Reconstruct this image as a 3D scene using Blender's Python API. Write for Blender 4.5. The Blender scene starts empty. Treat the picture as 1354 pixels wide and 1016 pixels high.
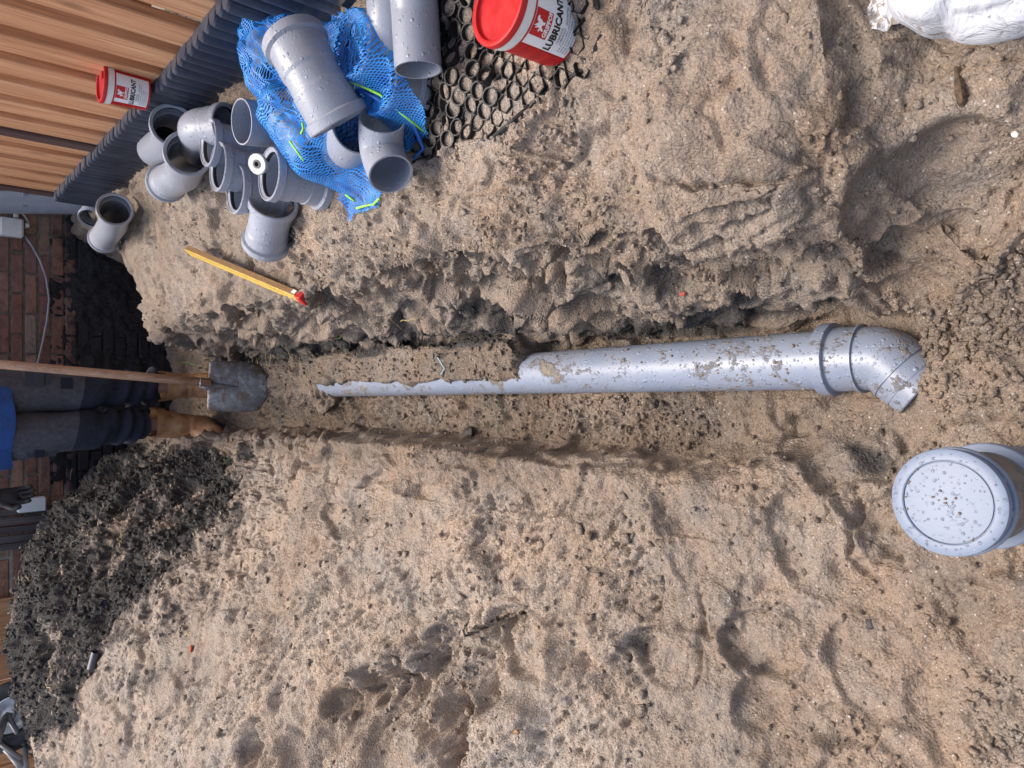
import bpy, bmesh, math, random
import numpy as np
from mathutils import Vector, Matrix
random.seed(7); rng = np.random.default_rng(11)
S = bpy.context.scene
COL = S.collection

# ------------------------------------------------------------------ camera, sky, sun, exposure
F = 930.0; IW = 1354.0; IH = 1016.0; TH = math.atan(812/930.0); CZ = 1.34; YAW = math.radians(0.8)
cam_d = bpy.data.cameras.new('camera'); cam = bpy.data.objects.new('camera', cam_d); COL.objects.link(cam)
cam_d.sensor_width = 36.0; cam_d.lens = 36.0*F/IW; cam_d.clip_start = 0.02; cam_d.clip_end = 300
Rz = Matrix.Rotation(-YAW, 3, 'Z')
FW = Rz @ Vector((0, math.cos(TH), -math.sin(TH))); RT = Rz @ Vector((1, 0, 0)); DN = Rz @ Vector((0, -math.sin(TH), -math.cos(TH)))
M = Matrix((DN, RT, -FW)).transposed().to_4x4(); M.translation = Vector((0, 0, CZ))   # phone held sideways: picture left is up
cam.matrix_world = M
S.camera = cam
SUN_EL = math.radians(68); SUN_AZ = math.radians(355)        # azimuth clockwise from +Y: ahead and high
W = bpy.data.worlds.new('World'); S.world = W; W.use_nodes = True
nt = W.node_tree; bg = nt.nodes['Background']
sky = nt.nodes.new('ShaderNodeTexSky'); sky.sky_type = 'NISHITA'; sky.sun_disc = False
sky.sun_elevation = SUN_EL; sky.sun_rotation = SUN_AZ; sky.dust_density = 5.0; sky.air_density = 1.0; sky.ozone_density = 1.0
nt.links.new(sky.outputs[0], bg.inputs[0]); bg.inputs[1].default_value = 0.15
sun_d = bpy.data.lights.new('sun', 'SUN'); sun_d.energy = 1.7; sun_d.angle = math.radians(34); sun_d.color = (1.0, 0.94, 0.87)
sun = bpy.data.objects.new('sun', sun_d); COL.objects.link(sun)
sd = Vector((math.sin(SUN_AZ)*math.cos(SUN_EL), math.cos(SUN_AZ)*math.cos(SUN_EL), math.sin(SUN_EL)))
sun.rotation_euler = sd.to_track_quat('Z', 'Y').to_euler(); sun.location = (0, -3, 6)
S.view_settings.view_transform = 'Standard'; S.view_settings.look = 'None'
S.view_settings.gamma = 1.0; S.view_settings.use_curve_mapping = False; S.view_settings.exposure = 1.03

def ray(px, py): return FW + RT*((IH/2-py)/F) + DN*((px-IW/2)/F)
def P(px, py, z):                                             # the point at height z seen at that place of the photograph
    v = ray(px, py); t = (z-CZ)/v.z; return Vector((0, 0, CZ)) + v*t
def PY(px, py, y):                                            # the same at a given distance y
    v = ray(px, py); return Vector((0, 0, CZ)) + v*(y/v.y)

# ------------------------------------------------------------------ helpers: meshes, tagging
def link_mesh(name, verts, faces, mat=None, parent=None, smooth=True, mats=None, fmat=None):
    me = bpy.data.meshes.new(name); me.from_pydata([tuple(v) for v in verts], [], faces); me.update()
    if smooth: me.polygons.foreach_set('use_smooth', [True]*len(me.polygons))
    if mats:
        for m in mats: me.materials.append(m)
        if fmat is not None: me.polygons.foreach_set('material_index', fmat)
    elif mat: me.materials.append(mat)
    o = bpy.data.objects.new(name, me); COL.objects.link(o)
    if parent: o.parent = parent
    return o
def thing(name, label, cat, loc=(0, 0, 0), group=None):
    o = bpy.data.objects.new(name, None); COL.objects.link(o); o.location = loc; o.empty_display_size = 0.05
    o['label'] = label; o['category'] = cat
    if group: o['group'] = group
    return o
def tag(o, label, cat, group=None):
    o['label'] = label; o['category'] = cat
    if group: o['group'] = group
    return o
def kind(o, k): o['kind'] = k; return o
class MB:
    def __init__(s): s.v = []; s.f = []; s.m = []
    def add(s, v, f, mi=0):
        b = len(s.v); s.v += [Vector(p) for p in v]; s.f += [tuple(b+i for i in q) for q in f]; s.m += [mi]*len(f)
    def box(s, lo, hi, mat=None, bev=0.0, mi=0):
        bm = bmesh.new(); bmesh.ops.create_cube(bm, size=1.0)
        c = [(a+b)/2 for a, b in zip(lo, hi)]; d = [abs(b-a) for a, b in zip(lo, hi)]
        for v in bm.verts: v.co = Vector((v.co.x*d[0]+c[0], v.co.y*d[1]+c[1], v.co.z*d[2]+c[2]))
        if bev: bmesh.ops.bevel(bm, geom=bm.edges[:], offset=bev, segments=1, affect='EDGES')
        if mat is not None: bm.transform(mat)
        bm.verts.index_update(); s.add([v.co.copy() for v in bm.verts], [[v.index for v in f.verts] for f in bm.faces], mi); bm.free()
    def tube(s, pts, r, seg=10, cap=True, mi=0):
        pts = [Vector(p) for p in pts]; rs = r if isinstance(r, (list, tuple)) else [r]*len(pts)
        rings = frames(pts); v = []; n = len(pts)
        for (p, a, b), rr in zip(rings, rs):
            v += [p + a*(math.cos(2*math.pi*k/seg)*rr) + b*(math.sin(2*math.pi*k/seg)*rr) for k in range(seg)]
        f = [(i*seg+k, i*seg+(k+1) % seg, (i+1)*seg+(k+1) % seg, (i+1)*seg+k) for i in range(n-1) for k in range(seg)]
        if cap: f += [tuple(range(seg))[::-1], tuple((n-1)*seg+k for k in range(seg))]
        s.add(v, f, mi)
    def build(s, name, mat=None, parent=None, smooth=False, mats=None):
        return link_mesh(name, s.v, s.f, mat, parent, smooth, mats, s.m if mats else None)
def frames(pts):
    out = []; n = len(pts); prev = None
    for i in range(n):
        t = (pts[min(i+1, n-1)] - pts[max(i-1, 0)]).normalized()
        if prev is None:
            a = t.cross(Vector((0, 0, 1)));  a = a if a.length > 1e-3 else t.cross(Vector((1, 0, 0)))
            a.normalize()
        else:
            a = (prev - t*prev.dot(t)).normalized()
        prev = a; out.append((pts[i], a, t.cross(a)))
    return out
def sweep(stations, seg=40, loop=False):
    """stations: (point, tangent-frame a, b, radius) -> verts, faces"""
    v = []; n = len(stations)
    for p, a, b, r in stations:
        v += [p + a*(math.cos(2*math.pi*k/seg)*r) + b*(math.sin(2*math.pi*k/seg)*r) for k in range(seg)]
    f = [(i*seg+k, i*seg+(k+1) % seg, (i+1)*seg+(k+1) % seg, (i+1)*seg+k) for i in range(n-1) for k in range(seg)]
    if loop: f += [((n-1)*seg+k, (n-1)*seg+(k+1) % seg, (k+1) % seg, k) for k in range(seg)]
    return v, f

# ------------------------------------------------------------------ helpers: numpy noise
def _h(ix, iy, iz, s):
    with np.errstate(over='ignore'):
        h = (ix.astype(np.uint32)*np.uint32(374761393) + iy.astype(np.uint32)*np.uint32(668265263) + iz.astype(np.uint32)*np.uint32(2147483647) + np.uint32(s*974711))
        h = (h ^ (h >> np.uint32(13)))*np.uint32(1274126177); h = h ^ (h >> np.uint32(16)); h = h*np.uint32(2246822519); h ^= h >> np.uint32(15)
    return h
def vnoise(x, y, z, s=0):
    """value noise in -1..1"""
    fx, fy, fz = np.floor(x), np.floor(y), np.floor(z); ix, iy, iz = fx.astype(np.int64), fy.astype(np.int64), fz.astype(np.int64)
    u, v, w = (x-fx).astype(np.float32), (y-fy).astype(np.float32), (z-fz).astype(np.float32)
    u = u*u*u*(u*(u*6-15)+10); v = v*v*v*(v*(v*6-15)+10); w = w*w*w*(w*(w*6-15)+10)
    def c(a, b, d): return _h(ix+a, iy+b, iz+d, s).astype(np.float32)*np.float32(2/4294967295.0)-1
    r = 0
    x00 = c(0,0,0)*(1-u)+c(1,0,0)*u; x10 = c(0,1,0)*(1-u)+c(1,1,0)*u; x01 = c(0,0,1)*(1-u)+c(1,0,1)*u; x11 = c(0,1,1)*(1-u)+c(1,1,1)*u
    return (x00*(1-v)+x10*v)*(1-w)+(x01*(1-v)+x11*v)*w
def fbm(x, y, z, f, o, s=0, g=0.5):
    r = 0; a = 1.0
    for i in range(o):
        r = r + a*vnoise(x*f+i*7.3, y*f-i*3.1, z*f+i*1.7, s+i); f *= 2.03; a *= g
    return r
def worley(x, y, z, f, s=0, vec=False):
    """F1, F2 distances and a cell id in 0..1"""
    x, y, z = x*f, y*f, z*f
    fx, fy, fz = np.floor(x), np.floor(y), np.floor(z); ix, iy, iz = fx.astype(np.int64), fy.astype(np.int64), fz.astype(np.int64)
    ux, uy, uz = (x-fx).astype(np.float32), (y-fy).astype(np.float32), (z-fz).astype(np.float32)
    d1 = np.full(x.shape, 9., np.float32); d2 = d1.copy(); cid = np.zeros(x.shape, np.float32); o1, o2, o3 = cid.copy(), cid.copy(), cid.copy()
    for a in (-1, 0, 1):
        for b in (-1, 0, 1):
            for c in (-1, 0, 1):
                h = _h(ix+a, iy+b, iz+c, s)
                dx = a+(h & 1023).astype(np.float32)/1023-ux; dy = b+((h >> 10) & 1023).astype(np.float32)/1023-uy; dz = c+((h >> 20) & 1023).astype(np.float32)/1023-uz
                d = np.sqrt(dx*dx+dy*dy+dz*dz); m = d < d1
                d2 = np.where(m, d1, np.minimum(d2, d)); cid = np.where(m, (h % 9973).astype(np.float32)/9973, cid); d1 = np.where(m, d, d1)
                if vec: o1, o2, o3 = np.where(m, dx, o1), np.where(m, dy, o2), np.where(m, dz, o3)
    return (d1, d2, cid, o1/f, o2/f, o3/f) if vec else (d1, d2, cid)
def sst(a, b, x):
    t = np.clip((x-a)/(b-a), 0, 1); return t*t*(3-2*t)

# ------------------------------------------------------------------ helpers: materials
class NB:
    def __init__(s, name):
        s.m = bpy.data.materials.new(name); s.m.use_nodes = True; s.t = s.m.node_tree; s.n = s.t.nodes; s.b = s.n['Principled BSDF']
    def new(s, t, **k):
        n = s.n.new('ShaderNode'+t)
        for a, b in k.items(): setattr(n, a, b)
        return n
    def link(s, a, b): s.t.links.new(a, b)
    def val(s, sock, v):
        if hasattr(v, 'is_linked') or isinstance(v, bpy.types.NodeSocket): s.link(v, sock)
        else: sock.default_value = v
    def noise(s, vec, scale, det=4, rough=.55, dist=0):
        n = s.new('TexNoise'); n.inputs['Scale'].default_value = scale; n.inputs['Detail'].default_value = det; n.inputs['Roughness'].default_value = rough; n.inputs['Distortion'].default_value = dist
        if vec: s.link(vec, n.inputs['Vector'])
        return n.outputs[0]
    def vor(s, vec, scale, feature='F1', rnd=1.0):
        n = s.new('TexVoronoi', feature=feature); n.inputs['Scale'].default_value = scale; n.inputs['Randomness'].default_value = rnd
        if vec: s.link(vec, n.inputs['Vector'])
        return n
    def ramp(s, fac, stops):
        n = s.new('ValToRGB'); e = n.color_ramp.elements
        while len(e) < len(stops): e.new(0.5)
        for q, (p, c) in zip(e, stops): q.position = p; q.color = (*c, 1) if len(c) == 3 else c
        s.link(fac, n.inputs[0]); return n.outputs[0]
    def mix(s, fac, a, b, mode='MIX'):
        n = s.new('Mix', data_type='RGBA', blend_type=mode)
        s.val(n.inputs[0], fac)
        for i, v in ((6, a), (7, b)):
            if isinstance(v, tuple): n.inputs[i].default_value = (*v, 1)
            else: s.link(v, n.inputs[i])
        return n.outputs[2]
    def math(s, op, a, b=0.0, clamp=False):
        n = s.new('Math', operation=op, use_clamp=clamp); s.val(n.inputs[0], a); s.val(n.inputs[1], b); return n.outputs[0]
    def mapr(s, v, a, b, c=0., d=1.):
        n = s.new('MapRange'); s.link(v, n.inputs[0])
        for i, q in enumerate((a, b, c, d)): n.inputs[i+1].default_value = q
        return n.outputs[0]
    def coord(s, which='Object', scale=None):
        n = s.new('TexCoord'); o = n.outputs[which]
        if scale:
            m = s.new('Mapping'); m.inputs['Scale'].default_value = scale; s.link(o, m.inputs[0]); o = m.outputs[0]
        return o
    def bump(s, h, dist, strength=1.0, prev=None):
        n = s.new('Bump'); n.inputs['Distance'].default_value = dist; n.inputs['Strength'].default_value = strength; s.link(h, n.inputs['Height'])
        if prev is not None: s.link(prev, n.inputs['Normal'])
        return n.outputs[0]
    def out(s, col=None, rough=None, normal=None, **k):
        if col is not None: s.val(s.b.inputs['Base Color'], (*col, 1) if isinstance(col, tuple) else col)
        if rough is not None: s.val(s.b.inputs['Roughness'], rough)
        if normal is not None: s.link(normal, s.b.inputs['Normal'])
        for a, v in k.items(): s.val(s.b.inputs[a.replace('_', ' ')], v)
        return s.m
def simple(name, col, rough=.5, var=.25, scale=30, bumpd=0.0, bscale=200, metal=0., spec=.5):
    b = NB(name); c = b.coord(); n = b.noise(c, scale, 5)
    lo = tuple(x*(1-var) for x in col); hi = tuple(min(1, x*(1+var)) for x in col)
    cc = b.ramp(n, [(.3, lo), (.7, hi)])
    nr = b.bump(b.noise(c, bscale, 3), bumpd) if bumpd else None
    b.out(cc, b.mapr(n, .3, .7, max(0, rough-.08), min(1, rough+.08)), nr)
    b.b.inputs['Metallic'].default_value = metal; b.b.inputs['Specular IOR Level'].default_value = spec
    return b.m

def sand_material():
    b = NB('sand'); pos = b.new('NewGeometry').outputs['Position']
    at = b.new('Attribute', attribute_name='mask').outputs['Color']; sp = b.new('SeparateColor'); b.link(at, sp.inputs[0])
    soil, dry, warm = sp.outputs
    n1 = b.noise(pos, 9, 5, .6); n2 = b.noise(pos, 70, 5, .65); n3 = b.noise(pos, 900, 2, .7); n4 = b.noise(pos, 300, 3, .7)
    wet = b.ramp(n2, [(.25, (.125, .098, .075)), (.5, (.190, .152, .119)), (.78, (.252, .206, .165))])
    dryc = b.ramp(n2, [(.25, (.33, .270, .217)), (.5, (.44, .369, .303)), (.78, (.52, .445, .374))])
    grey = b.ramp(n1, [(.35, (.86, .90, .95)), (.65, (1.08, 1.0, .93))])
    c = b.mix(dry, wet, dryc); c = b.mix(.8, c, grey, 'MULTIPLY')
    c = b.mix(b.math('MULTIPLY', warm, .5), c, b.mix(.85, c, (1.0, .83, .66), 'MULTIPLY'))
    ng = b.noise(pos, 430, 2, .75)
    grain = b.ramp(ng, [(.30, (.38, .37, .36)), (.47, (.92, .92, .92)), (.56, (1.05, 1.04, 1.03)), (.72, (1.75, 1.7, 1.62))])
    c = b.mix(.62, c, grain, 'MULTIPLY')
    c = b.mix(.5, c, b.ramp(n4, [(.32, (.68, .66, .65)), (.6, (1.12, 1.11, 1.1))]), 'MULTIPLY')
    # scattered dark organic specks and pale grit
    v = b.vor(pos, 95); rid = b.new('SeparateColor'); b.link(v.outputs['Color'], rid.inputs[0])
    speck = b.math('MULTIPLY', b.math('GREATER_THAN', rid.outputs[0], .965), b.math('LESS_THAN', v.outputs['Distance'], b.mapr(rid.outputs[1], 0, 1, .08, .36)))
    c = b.mix(b.math('MULTIPLY', speck, .8), c, (.035, .032, .03))
    v2 = b.vor(pos, 210); rid2 = b.new('SeparateColor'); b.link(v2.outputs['Color'], rid2.inputs[0])
    speck2 = b.math('MULTIPLY', b.math('GREATER_THAN', rid2.outputs[0], .965), b.math('LESS_THAN', v2.outputs['Distance'], .33))
    c = b.mix(b.math('MULTIPLY', speck2, .75), c, (.6, .57, .52))
    soilc = b.ramp(n4, [(.30, (.018, .0165, .016)), (.46, (.046, .042, .040)), (.60, (.092, .084, .077)), (.76, (.18, .160, .138))])
    m = b.math('ADD', b.math('MULTIPLY', b.math('SUBTRACT', n4, .5), 1.1), soil)
    c = b.mix(b.mapr(m, .35, .65), c, soilc)
    hgt = b.math('ADD', b.math('MULTIPLY', n4, 1.0), b.math('MULTIPLY', ng, .55))
    nr = b.bump(hgt, .0060, .9); 
    vd = b.vor(pos, 170).outputs['Distance']; nr = b.bump(b.math('SUBTRACT', 1.0, vd), .0030, .9, nr)
    return b.out(c, b.mapr(n2, .3, .7, .75, .95), nr, Specular_IOR_Level=.25)
def pvc_material(name='grey_pvc', col=(.285, .305, .355), dirt=.0, drops=True):
    b = NB(name); co = b.coord(); n = b.noise(co, 14, 4)
    c = b.ramp(n, [(.3, tuple(x*.93 for x in col)), (.7, tuple(x*1.06 for x in col))])
    rough = b.mapr(n, .3, .7, .30, .40); nr = None
    if drops:
        h = None
        for sc, th, keep in ((95, .42, .55), (210, .40, .5)):
            v = b.vor(co, sc); r = b.new('SeparateColor'); b.link(v.outputs['Color'], r.inputs[0])
            rad = b.math('MULTIPLY', b.math('GREATER_THAN', r.outputs[0], keep), b.mapr(r.outputs[1], 0, 1, th*.4, th))
            dome = b.math('SUBTRACT', rad, v.outputs['Distance'], True)
            dome = b.math('POWER', dome, .6)
            dome = b.math('MULTIPLY', dome, 90/sc)
            h = dome if h is None else b.math('ADD', h, dome)
        nr = b.bump(h, .0042, 1.0)
        c = b.mix(b.math('MULTIPLY', b.math('GREATER_THAN', h, .02), .18), c, tuple(min(1, x*1.7) for x in col))
    if dirt:
        d = b.noise(co, 7, 6, .68, .6); d2 = b.noise(co, 60, 5, .7)
        cs_ = b.coord('Object', (1.6, .5, 1.6)); d3 = b.noise(cs_, 26, 5, .7)
        m = b.mapr(b.math('ADD', b.math('ADD', b.math('MULTIPLY', d, .75), b.math('MULTIPLY', d3, .5)), b.math('MULTIPLY', d2, .45)), .955-.13*dirt, 1.05-.13*dirt, 0, .95)
        film = b.mapr(b.math('ADD', d, b.math('MULTIPLY', d3, .3)), .5, .9, 0, .35); c = b.mix(film, c, (.27, .23, .19))
        v = b.vor(co, 120); r = b.new('SeparateColor'); b.link(v.outputs['Color'], r.inputs[0])
        sp = b.math('MULTIPLY', b.math('GREATER_THAN', r.outputs[0], .965), b.math('LESS_THAN', v.outputs['Distance'], b.mapr(r.outputs[1], 0, 1, .08, .26)))
        m = b.math('MAXIMUM', m, b.math('MULTIPLY', sp, .9))
        c = b.mix(m, c, b.ramp(d2, [(.3, (.13, .10, .072)), (.7, (.24, .19, .14))]))
        rough = b.math('MAXIMUM', rough, b.math('MULTIPLY', m, .85))
        nr = b.bump(b.math('MULTIPLY', m, b.math('ADD', d2, .5)), .003, 1.0, nr) if nr is not None else b.bump(b.math('MULTIPLY', m, b.math('ADD', d2, .5)), .003)
    return b.out(c, rough, nr)
def wood_material(name, lo, mid, hi, rough=.6, axis=2, gs=1.0):
    b = NB(name); oi = b.new('ObjectInfo'); tc = b.new('TexCoord').outputs['Object']
    add = b.new('VectorMath', operation='ADD'); b.link(tc, add.inputs[0])
    cmb = b.new('CombineXYZ'); r = oi.outputs['Random']
    for i in range(3): b.link(b.math('MULTIPLY', r, 37.0+i*11), cmb.inputs[i])
    b.link(cmb.outputs[0], add.inputs[1])
    sc = [26*gs]*3; sc[axis] = 1.1*gs; mp = b.new('Mapping'); mp.inputs['Scale'].default_value = sc; b.link(add.outputs[0], mp.inputs[0])
    g = b.noise(mp.outputs[0], 1.6, 6, .62, 1.0)
    sc2 = [150*gs]*3; sc2[axis] = 4*gs; mp2 = b.new('Mapping'); mp2.inputs['Scale'].default_value = sc2; b.link(add.outputs[0], mp2.inputs[0])
    fg = b.noise(mp2.outputs[0], 1.5, 3, .6)
    c = b.ramp(g, [(.28, lo), (.5, mid), (.72, hi)])
    c = b.mix(.7, c, b.ramp(fg, [(.3, (.62, .55, .5)), (.65, (1.12, 1.12, 1.12))]), 'MULTIPLY')
    c = b.mix(b.mapr(r, 0, 1, 0, .4), c, b.mix(1.0, c, (.8, .72, .66), 'MULTIPLY'))
    sck = [9*gs]*3; sck[axis] = 3.5*gs; mp3 = b.new('Mapping'); mp3.inputs['Scale'].default_value = sck; b.link(add.outputs[0], mp3.inputs[0])
    k = b.vor(mp3.outputs[0], .9).outputs['Distance']; c = b.mix(b.mapr(k, .05, .17, .8, 0), c, tuple(x*.5 for x in lo))
    return b.out(c, rough, b.bump(b.math('ADD', g, b.math('MULTIPLY', fg, .5)), .002, .7))

SAND = sand_material()
PVC = pvc_material(); PVC_DIRTY = pvc_material('muddy_grey_pvc', (.180, .215, .285), .45); PVC_IN = pvc_material('dry_grey_pvc', (.20, .215, .25), 0, False)
PVC_CAP = pvc_material('wet_grey_pvc', (.165, .198, .262), .0, False); PVC_CAP.node_tree.nodes['Principled BSDF'].inputs['Specular IOR Level'].default_value = .22; PVC_ELBOW = pvc_material('lightly_muddy_grey_pvc', (.165, .198, .262), .40, True)
RUBBER = simple('black_rubber', (.012, .012, .013), .45, .3, 60, .001)
WOOD = wood_material('larch_wood', (.42, .18, .080), (.66, .335, .165), (.78, .47, .27))
WOOD_D = wood_material('larch_wood_batten', (.30, .13, .045), (.45, .21, .075), (.55, .29, .12))  # darker than the boards, painting shade into the fence gaps
HANDLE = wood_material('ash_handle_wood', (.22, .13, .08), (.34, .215, .14), (.45, .31, .21), .55)

# ------------------------------------------------------------------ terrain: one height field for trench, banks and heap
LK = np.array([(-.22,4.4,.30),(-.24,3.9,.28),(-.20,3.3,.20),(-.20,2.6,.21),(-.17,1.9,.19),(-.165,1.3,.175),(-.19,.95,.14),(-.25,.7,.11),(-.25,.5,.09),(-.1,.2,.10),(-.1,-.4,.15),
  (-.45,4.1,.68),(-.42,3.5,.45),(-.65,3.7,.80),(-.9,3.9,.93),(-1.15,4.0,.96),(-1.4,3.85,.93),(-1.75,3.7,.86),(-2.2,3.5,.75),(-3.2,3.4,.35),(-3.2,4.4,.35),(-1.0,4.45,.85),(-1.8,4.45,.7),
  (-.42,2.9,.34),(-.75,2.9,.62),(-1.1,3.0,.80),(-1.6,2.9,.80),(-2.3,2.7,.7),(-.40,2.2,.30),(-.65,2.2,.44),(-1.0,2.2,.62),(-1.5,2.1,.66),(-2.2,2.0,.6),(-3.2,2.0,.3),
  (-.35,1.6,.24),(-.6,1.6,.33),(-.9,1.6,.43),(-1.3,1.5,.46),(-2.0,1.3,.4),(-.38,1.1,.18),(-.6,1.1,.22),(-.9,1.0,.26),(-1.4,.9,.3),(-.42,.65,.12),(-.7,.6,.17),(-1.0,.4,.2),(-.4,.25,.13),(-.7,.1,.18),(-2,0,.3),(-3.2,.4,.25),(-1,-.8,.3),(-3,-1.2,.3),(0,-1.2,.3)])
def _mq(d2): return np.sqrt(d2+.05**2)
_A = _mq(((LK[:, None, :2]-LK[None, :, :2])**2).sum(-1)); LW = np.linalg.solve(_A+1e-6*np.eye(len(LK)), LK[:, 2])
def left_surface(x, y):
    z = np.zeros_like(x)
    for (kx, ky, _), w in zip(LK, LW): z += w*_mq((x-kx)**2+(y-ky)**2)
    return z
def segd(x, y, pts):
    """distance to a polyline, signed by its side (left of travel positive)"""
    best = np.full(x.shape, 9.0); sg = np.zeros_like(best)
    for (ax, ay), (bx, by) in zip(pts[:-1], pts[1:]):
        dx, dy = bx-ax, by-ay; L = dx*dx+dy*dy; t = np.clip(((x-ax)*dx+(y-ay)*dy)/L, 0, 1)
        d = np.hypot(x-ax-t*dx, y-ay-t*dy); c = dx*(y-ay)-dy*(x-ax); m = d < best
        best = np.where(m, d, best); sg = np.where(m, np.sign(c), sg)
    return best, sg
def PX(l, z): return [tuple(P(a, b, z)[:2]) for a, b in l]
HEAP_LINE = [(300, 585, .25), (285, 620, .36), (262, 690, .5), (215, 740, .6), (185, 800, .68), (165, 845, .7), (130, 900, .75), (95, 945, .78), (50, 1000, .8)]
def PL(px, py):
    z = .3
    for k in range(12): p = P(px, py, z); z = .5*z+.5*float(left_surface(np.array([p.x]), np.array([p.y]))[0])
    return (p.x, p.y)
LEDGE = [PL(a, b) for a, b in [(250, 1035), (330, 980), (400, 925), (440, 905), (510, 885), (560, 850), (590, 842)]]
STEP = [(.20, .33), (.30, .385), (.34, .40), (.46, .392), (.60, .40), (.8, .42)]
CRACKS = [([(1128, 640), (1135, 690), (1128, 730), (1142, 765), (1150, 770)], .006, .022), ([(1255, 762), (1258, 800), (1256, 850)], .005, .014), ([(1110, 650), (1090, 690), (1130, 700)], .004, .012),
          ([(1284, 330), (1330, 345), (1350, 330)], .005, .014), ([(930, 245), (985, 243), (1040, 240), (1075, 215), (1090, 225)], .005, .018), ([(1090, 225), (1093, 280), (1075, 330), (1090, 360)], .006, .016), ([(1318, 255), (1322, 280)], .004, .012),
          ([(1178, 540), (1186, 600), (1170, 640)], .006, .018), ([(1190, 170), (1200, 120), (1240, 110)], .004, .012), ([(1340, 730), (1354, 760)], .006, .018), ([(1200, 600), (1250, 560), (1330, 545)], .006, .016), ([(880, 245), (905, 232), (930, 245)], .004, .014), ([(1000, 300), (985, 320), (950, 330)], .004, .012),
          ([(425, 640), (445, 630), (447, 655)], .004, .012), ([(335, 650), (348, 660), (335, 690), (320, 720)], .008, .020), ([(925, 770), (930, 840), (920, 900)], .007, .020), ([(635, 780), (632, 830), (640, 880)], .005, .015), ([(1010, 690), (995, 715), (985, 705)], .005, .014)]
# boot prints: (px, py, z, long radius, short radius, heading, depth)
PRINTS = [(1010, 850, .17, .075, .055, 1.5, .022), (1250, 285, .37, .13, .075, -.9, .032), (1080, 720, .11, .10, .07, .6, .010), (690, 850, .27, .11, .07, 1.2, .03), (1180, 920, .17, .13, .07, .9, .010), (880, 870, .2, .09, .05, 1.4, .016), (1060, 60, .45, .08, .06, .3, .01)]
DENTS = [(758, 350, .36, .028, .05), (850, 335, .38, .02, .045), (580, 345, .36, .05, .05), (640, 345, .34, .05, .035), (800, 390, .2, .05, .035), (560, 380, .25, .06, .04), (700, 400, .2, .05, .02), (880, 335, .36, .06, .02), (680, 280, .46, .045, .03),
         (600, 945, .30, .060, .12), (540, 900, .33, .045, .08), (645, 915, .28, .04, .09), (380, 1000, .42, .06, .06), (470, 935, .4, .045, .05), (440, 930, .4, .035, .07), (500, 905, .4, .035, .07), (330, 995, .4, .04, .07), (575, 872, .4, .032, .08), (610, 990, .3, .03, .04), (560, 930, .3, .025, .04), (840, 860, .22, .035, .03), (1230, 60, .42, .03, .03),
         (345, 400, .5, .02, .02), (330, 350, .52, .018, .03), (360, 420, .4, .03, .025), (600, 325, .44, .03, .03), (560, 570, .05, .02, .02),
         (345, 655, .45, .03, .035), (335, 690, .45, .025, .02), (628, 663, .16, .014, .03), (575, 790, .3, .02, .02), (700, 595, .1, .03, .03),
         (60, 850, .8, .08, .06), (100, 640, .7, .06, .05), (50, 700, .85, .07, .05), (140, 620, .6, .05, .05), (390, 610, .15, .04, .03)]
LUMPS = [(950, 130, .47, .09, .03), (900, 200, .46, .09, .035), (1000, 170, .47, .06, .02), (840, 120, .47, .07, .018), (640, 850, .3, .05, .04), (740, 880, .26, .06, .04), (580, 960, .33, .05, .05), (690, 960, .25, .06, .04), (800, 830, .22, .06, .03),
         (510, 870, .38, .06, .03), (430, 290, .53, .1, .015), (700, 200, .48, .06, .03), (1290, 180, .43, .06, .015), (1240, 512, .1, .034, .05), (1010, 690, .12, .05, .02), (960, 950, .2, .05, .02), (480, 1000, .35, .06, .05)]
SPOTS = [(x, y, z, r, a) for x, y, z, r, a in [  # dark organic soil in the sand: px, py, z, radius in metres, amount
    (380, 462, .22, .09, .85), (440, 460, .2, .09, .8), (320, 470, .2, .1, .8), (500, 445, .25, .07, .75), (560, 440, .2, .06, .6), (600, 445, .12, .05, .7), (655, 415, .2, .05, .95), (650, 445, .08, .05, .9), (860, 425, .12, .07, .75), (930, 415, .12, .07, .75), (800, 440, .08, .07, .7), (740, 450, .06, .06, .75), (890, 380, .25, .05, .5),
    (330, 400, .5, .05, .85), (345, 412, .48, .05, .8), (190, 400, .5, .05, .5), (175, 340, .53, .06, .45), (215, 420, .5, .05, .5), (260, 465, .4, .1, .7), (230, 455, .45, .08, .5), (420, 310, .53, .04, .45), (400, 345, .53, .03, .5), (270, 400, .53, .02, .8), (465, 355, .48, .04, .5), (470, 400, .35, .06, .55), (535, 350, .46, .04, .45),
    (690, 600, .12, .06, .75), (640, 597, .12, .06, .6), (560, 600, .13, .05, .4), (400, 605, .16, .09, .75), (320, 600, .18, .08, .7), (470, 600, .14, .06, .5), (440, 498, .06, .06, .8), (600, 470, .1, .04, .6), (1145, 610, .1, .03, .8), (1130, 600, .1, .03, .6), (300, 610, .22, .07, .5), (260, 600, .26, .10, .5),
    (240, 700, .5, .16, .42), (250, 640, .42, .12, .45), (200, 760, .65, .15, .4), (290, 730, .45, .06, .45), (350, 740, .4, .06, .35), (280, 680, .45, .05, .5), (150, 830, .7, .10, .42), (160, 870, .66, .08, .35),
    (1010, 385, .2, .03, .35), (870, 130, .47, .03, .3), (830, 60, .47, .03, .55), (1000, 20, .48, .06, .55), (990, 40, .48, .04, .5), (1150, 820, .14, .014, .6), (1210, 860, .15, .012, .5), (1160, 880, .15, .02, .35), (1200, 790, .14, .01, .5), (1130, 880, .15, .012, .4), (560, 330, .45, .03, .4), (1140, 95, .44, .02, .5), (1165, 85, .44, .02, .4), (560, 650, .17, .03, .3), (450, 640, .25, .05, .25)]]
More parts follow.
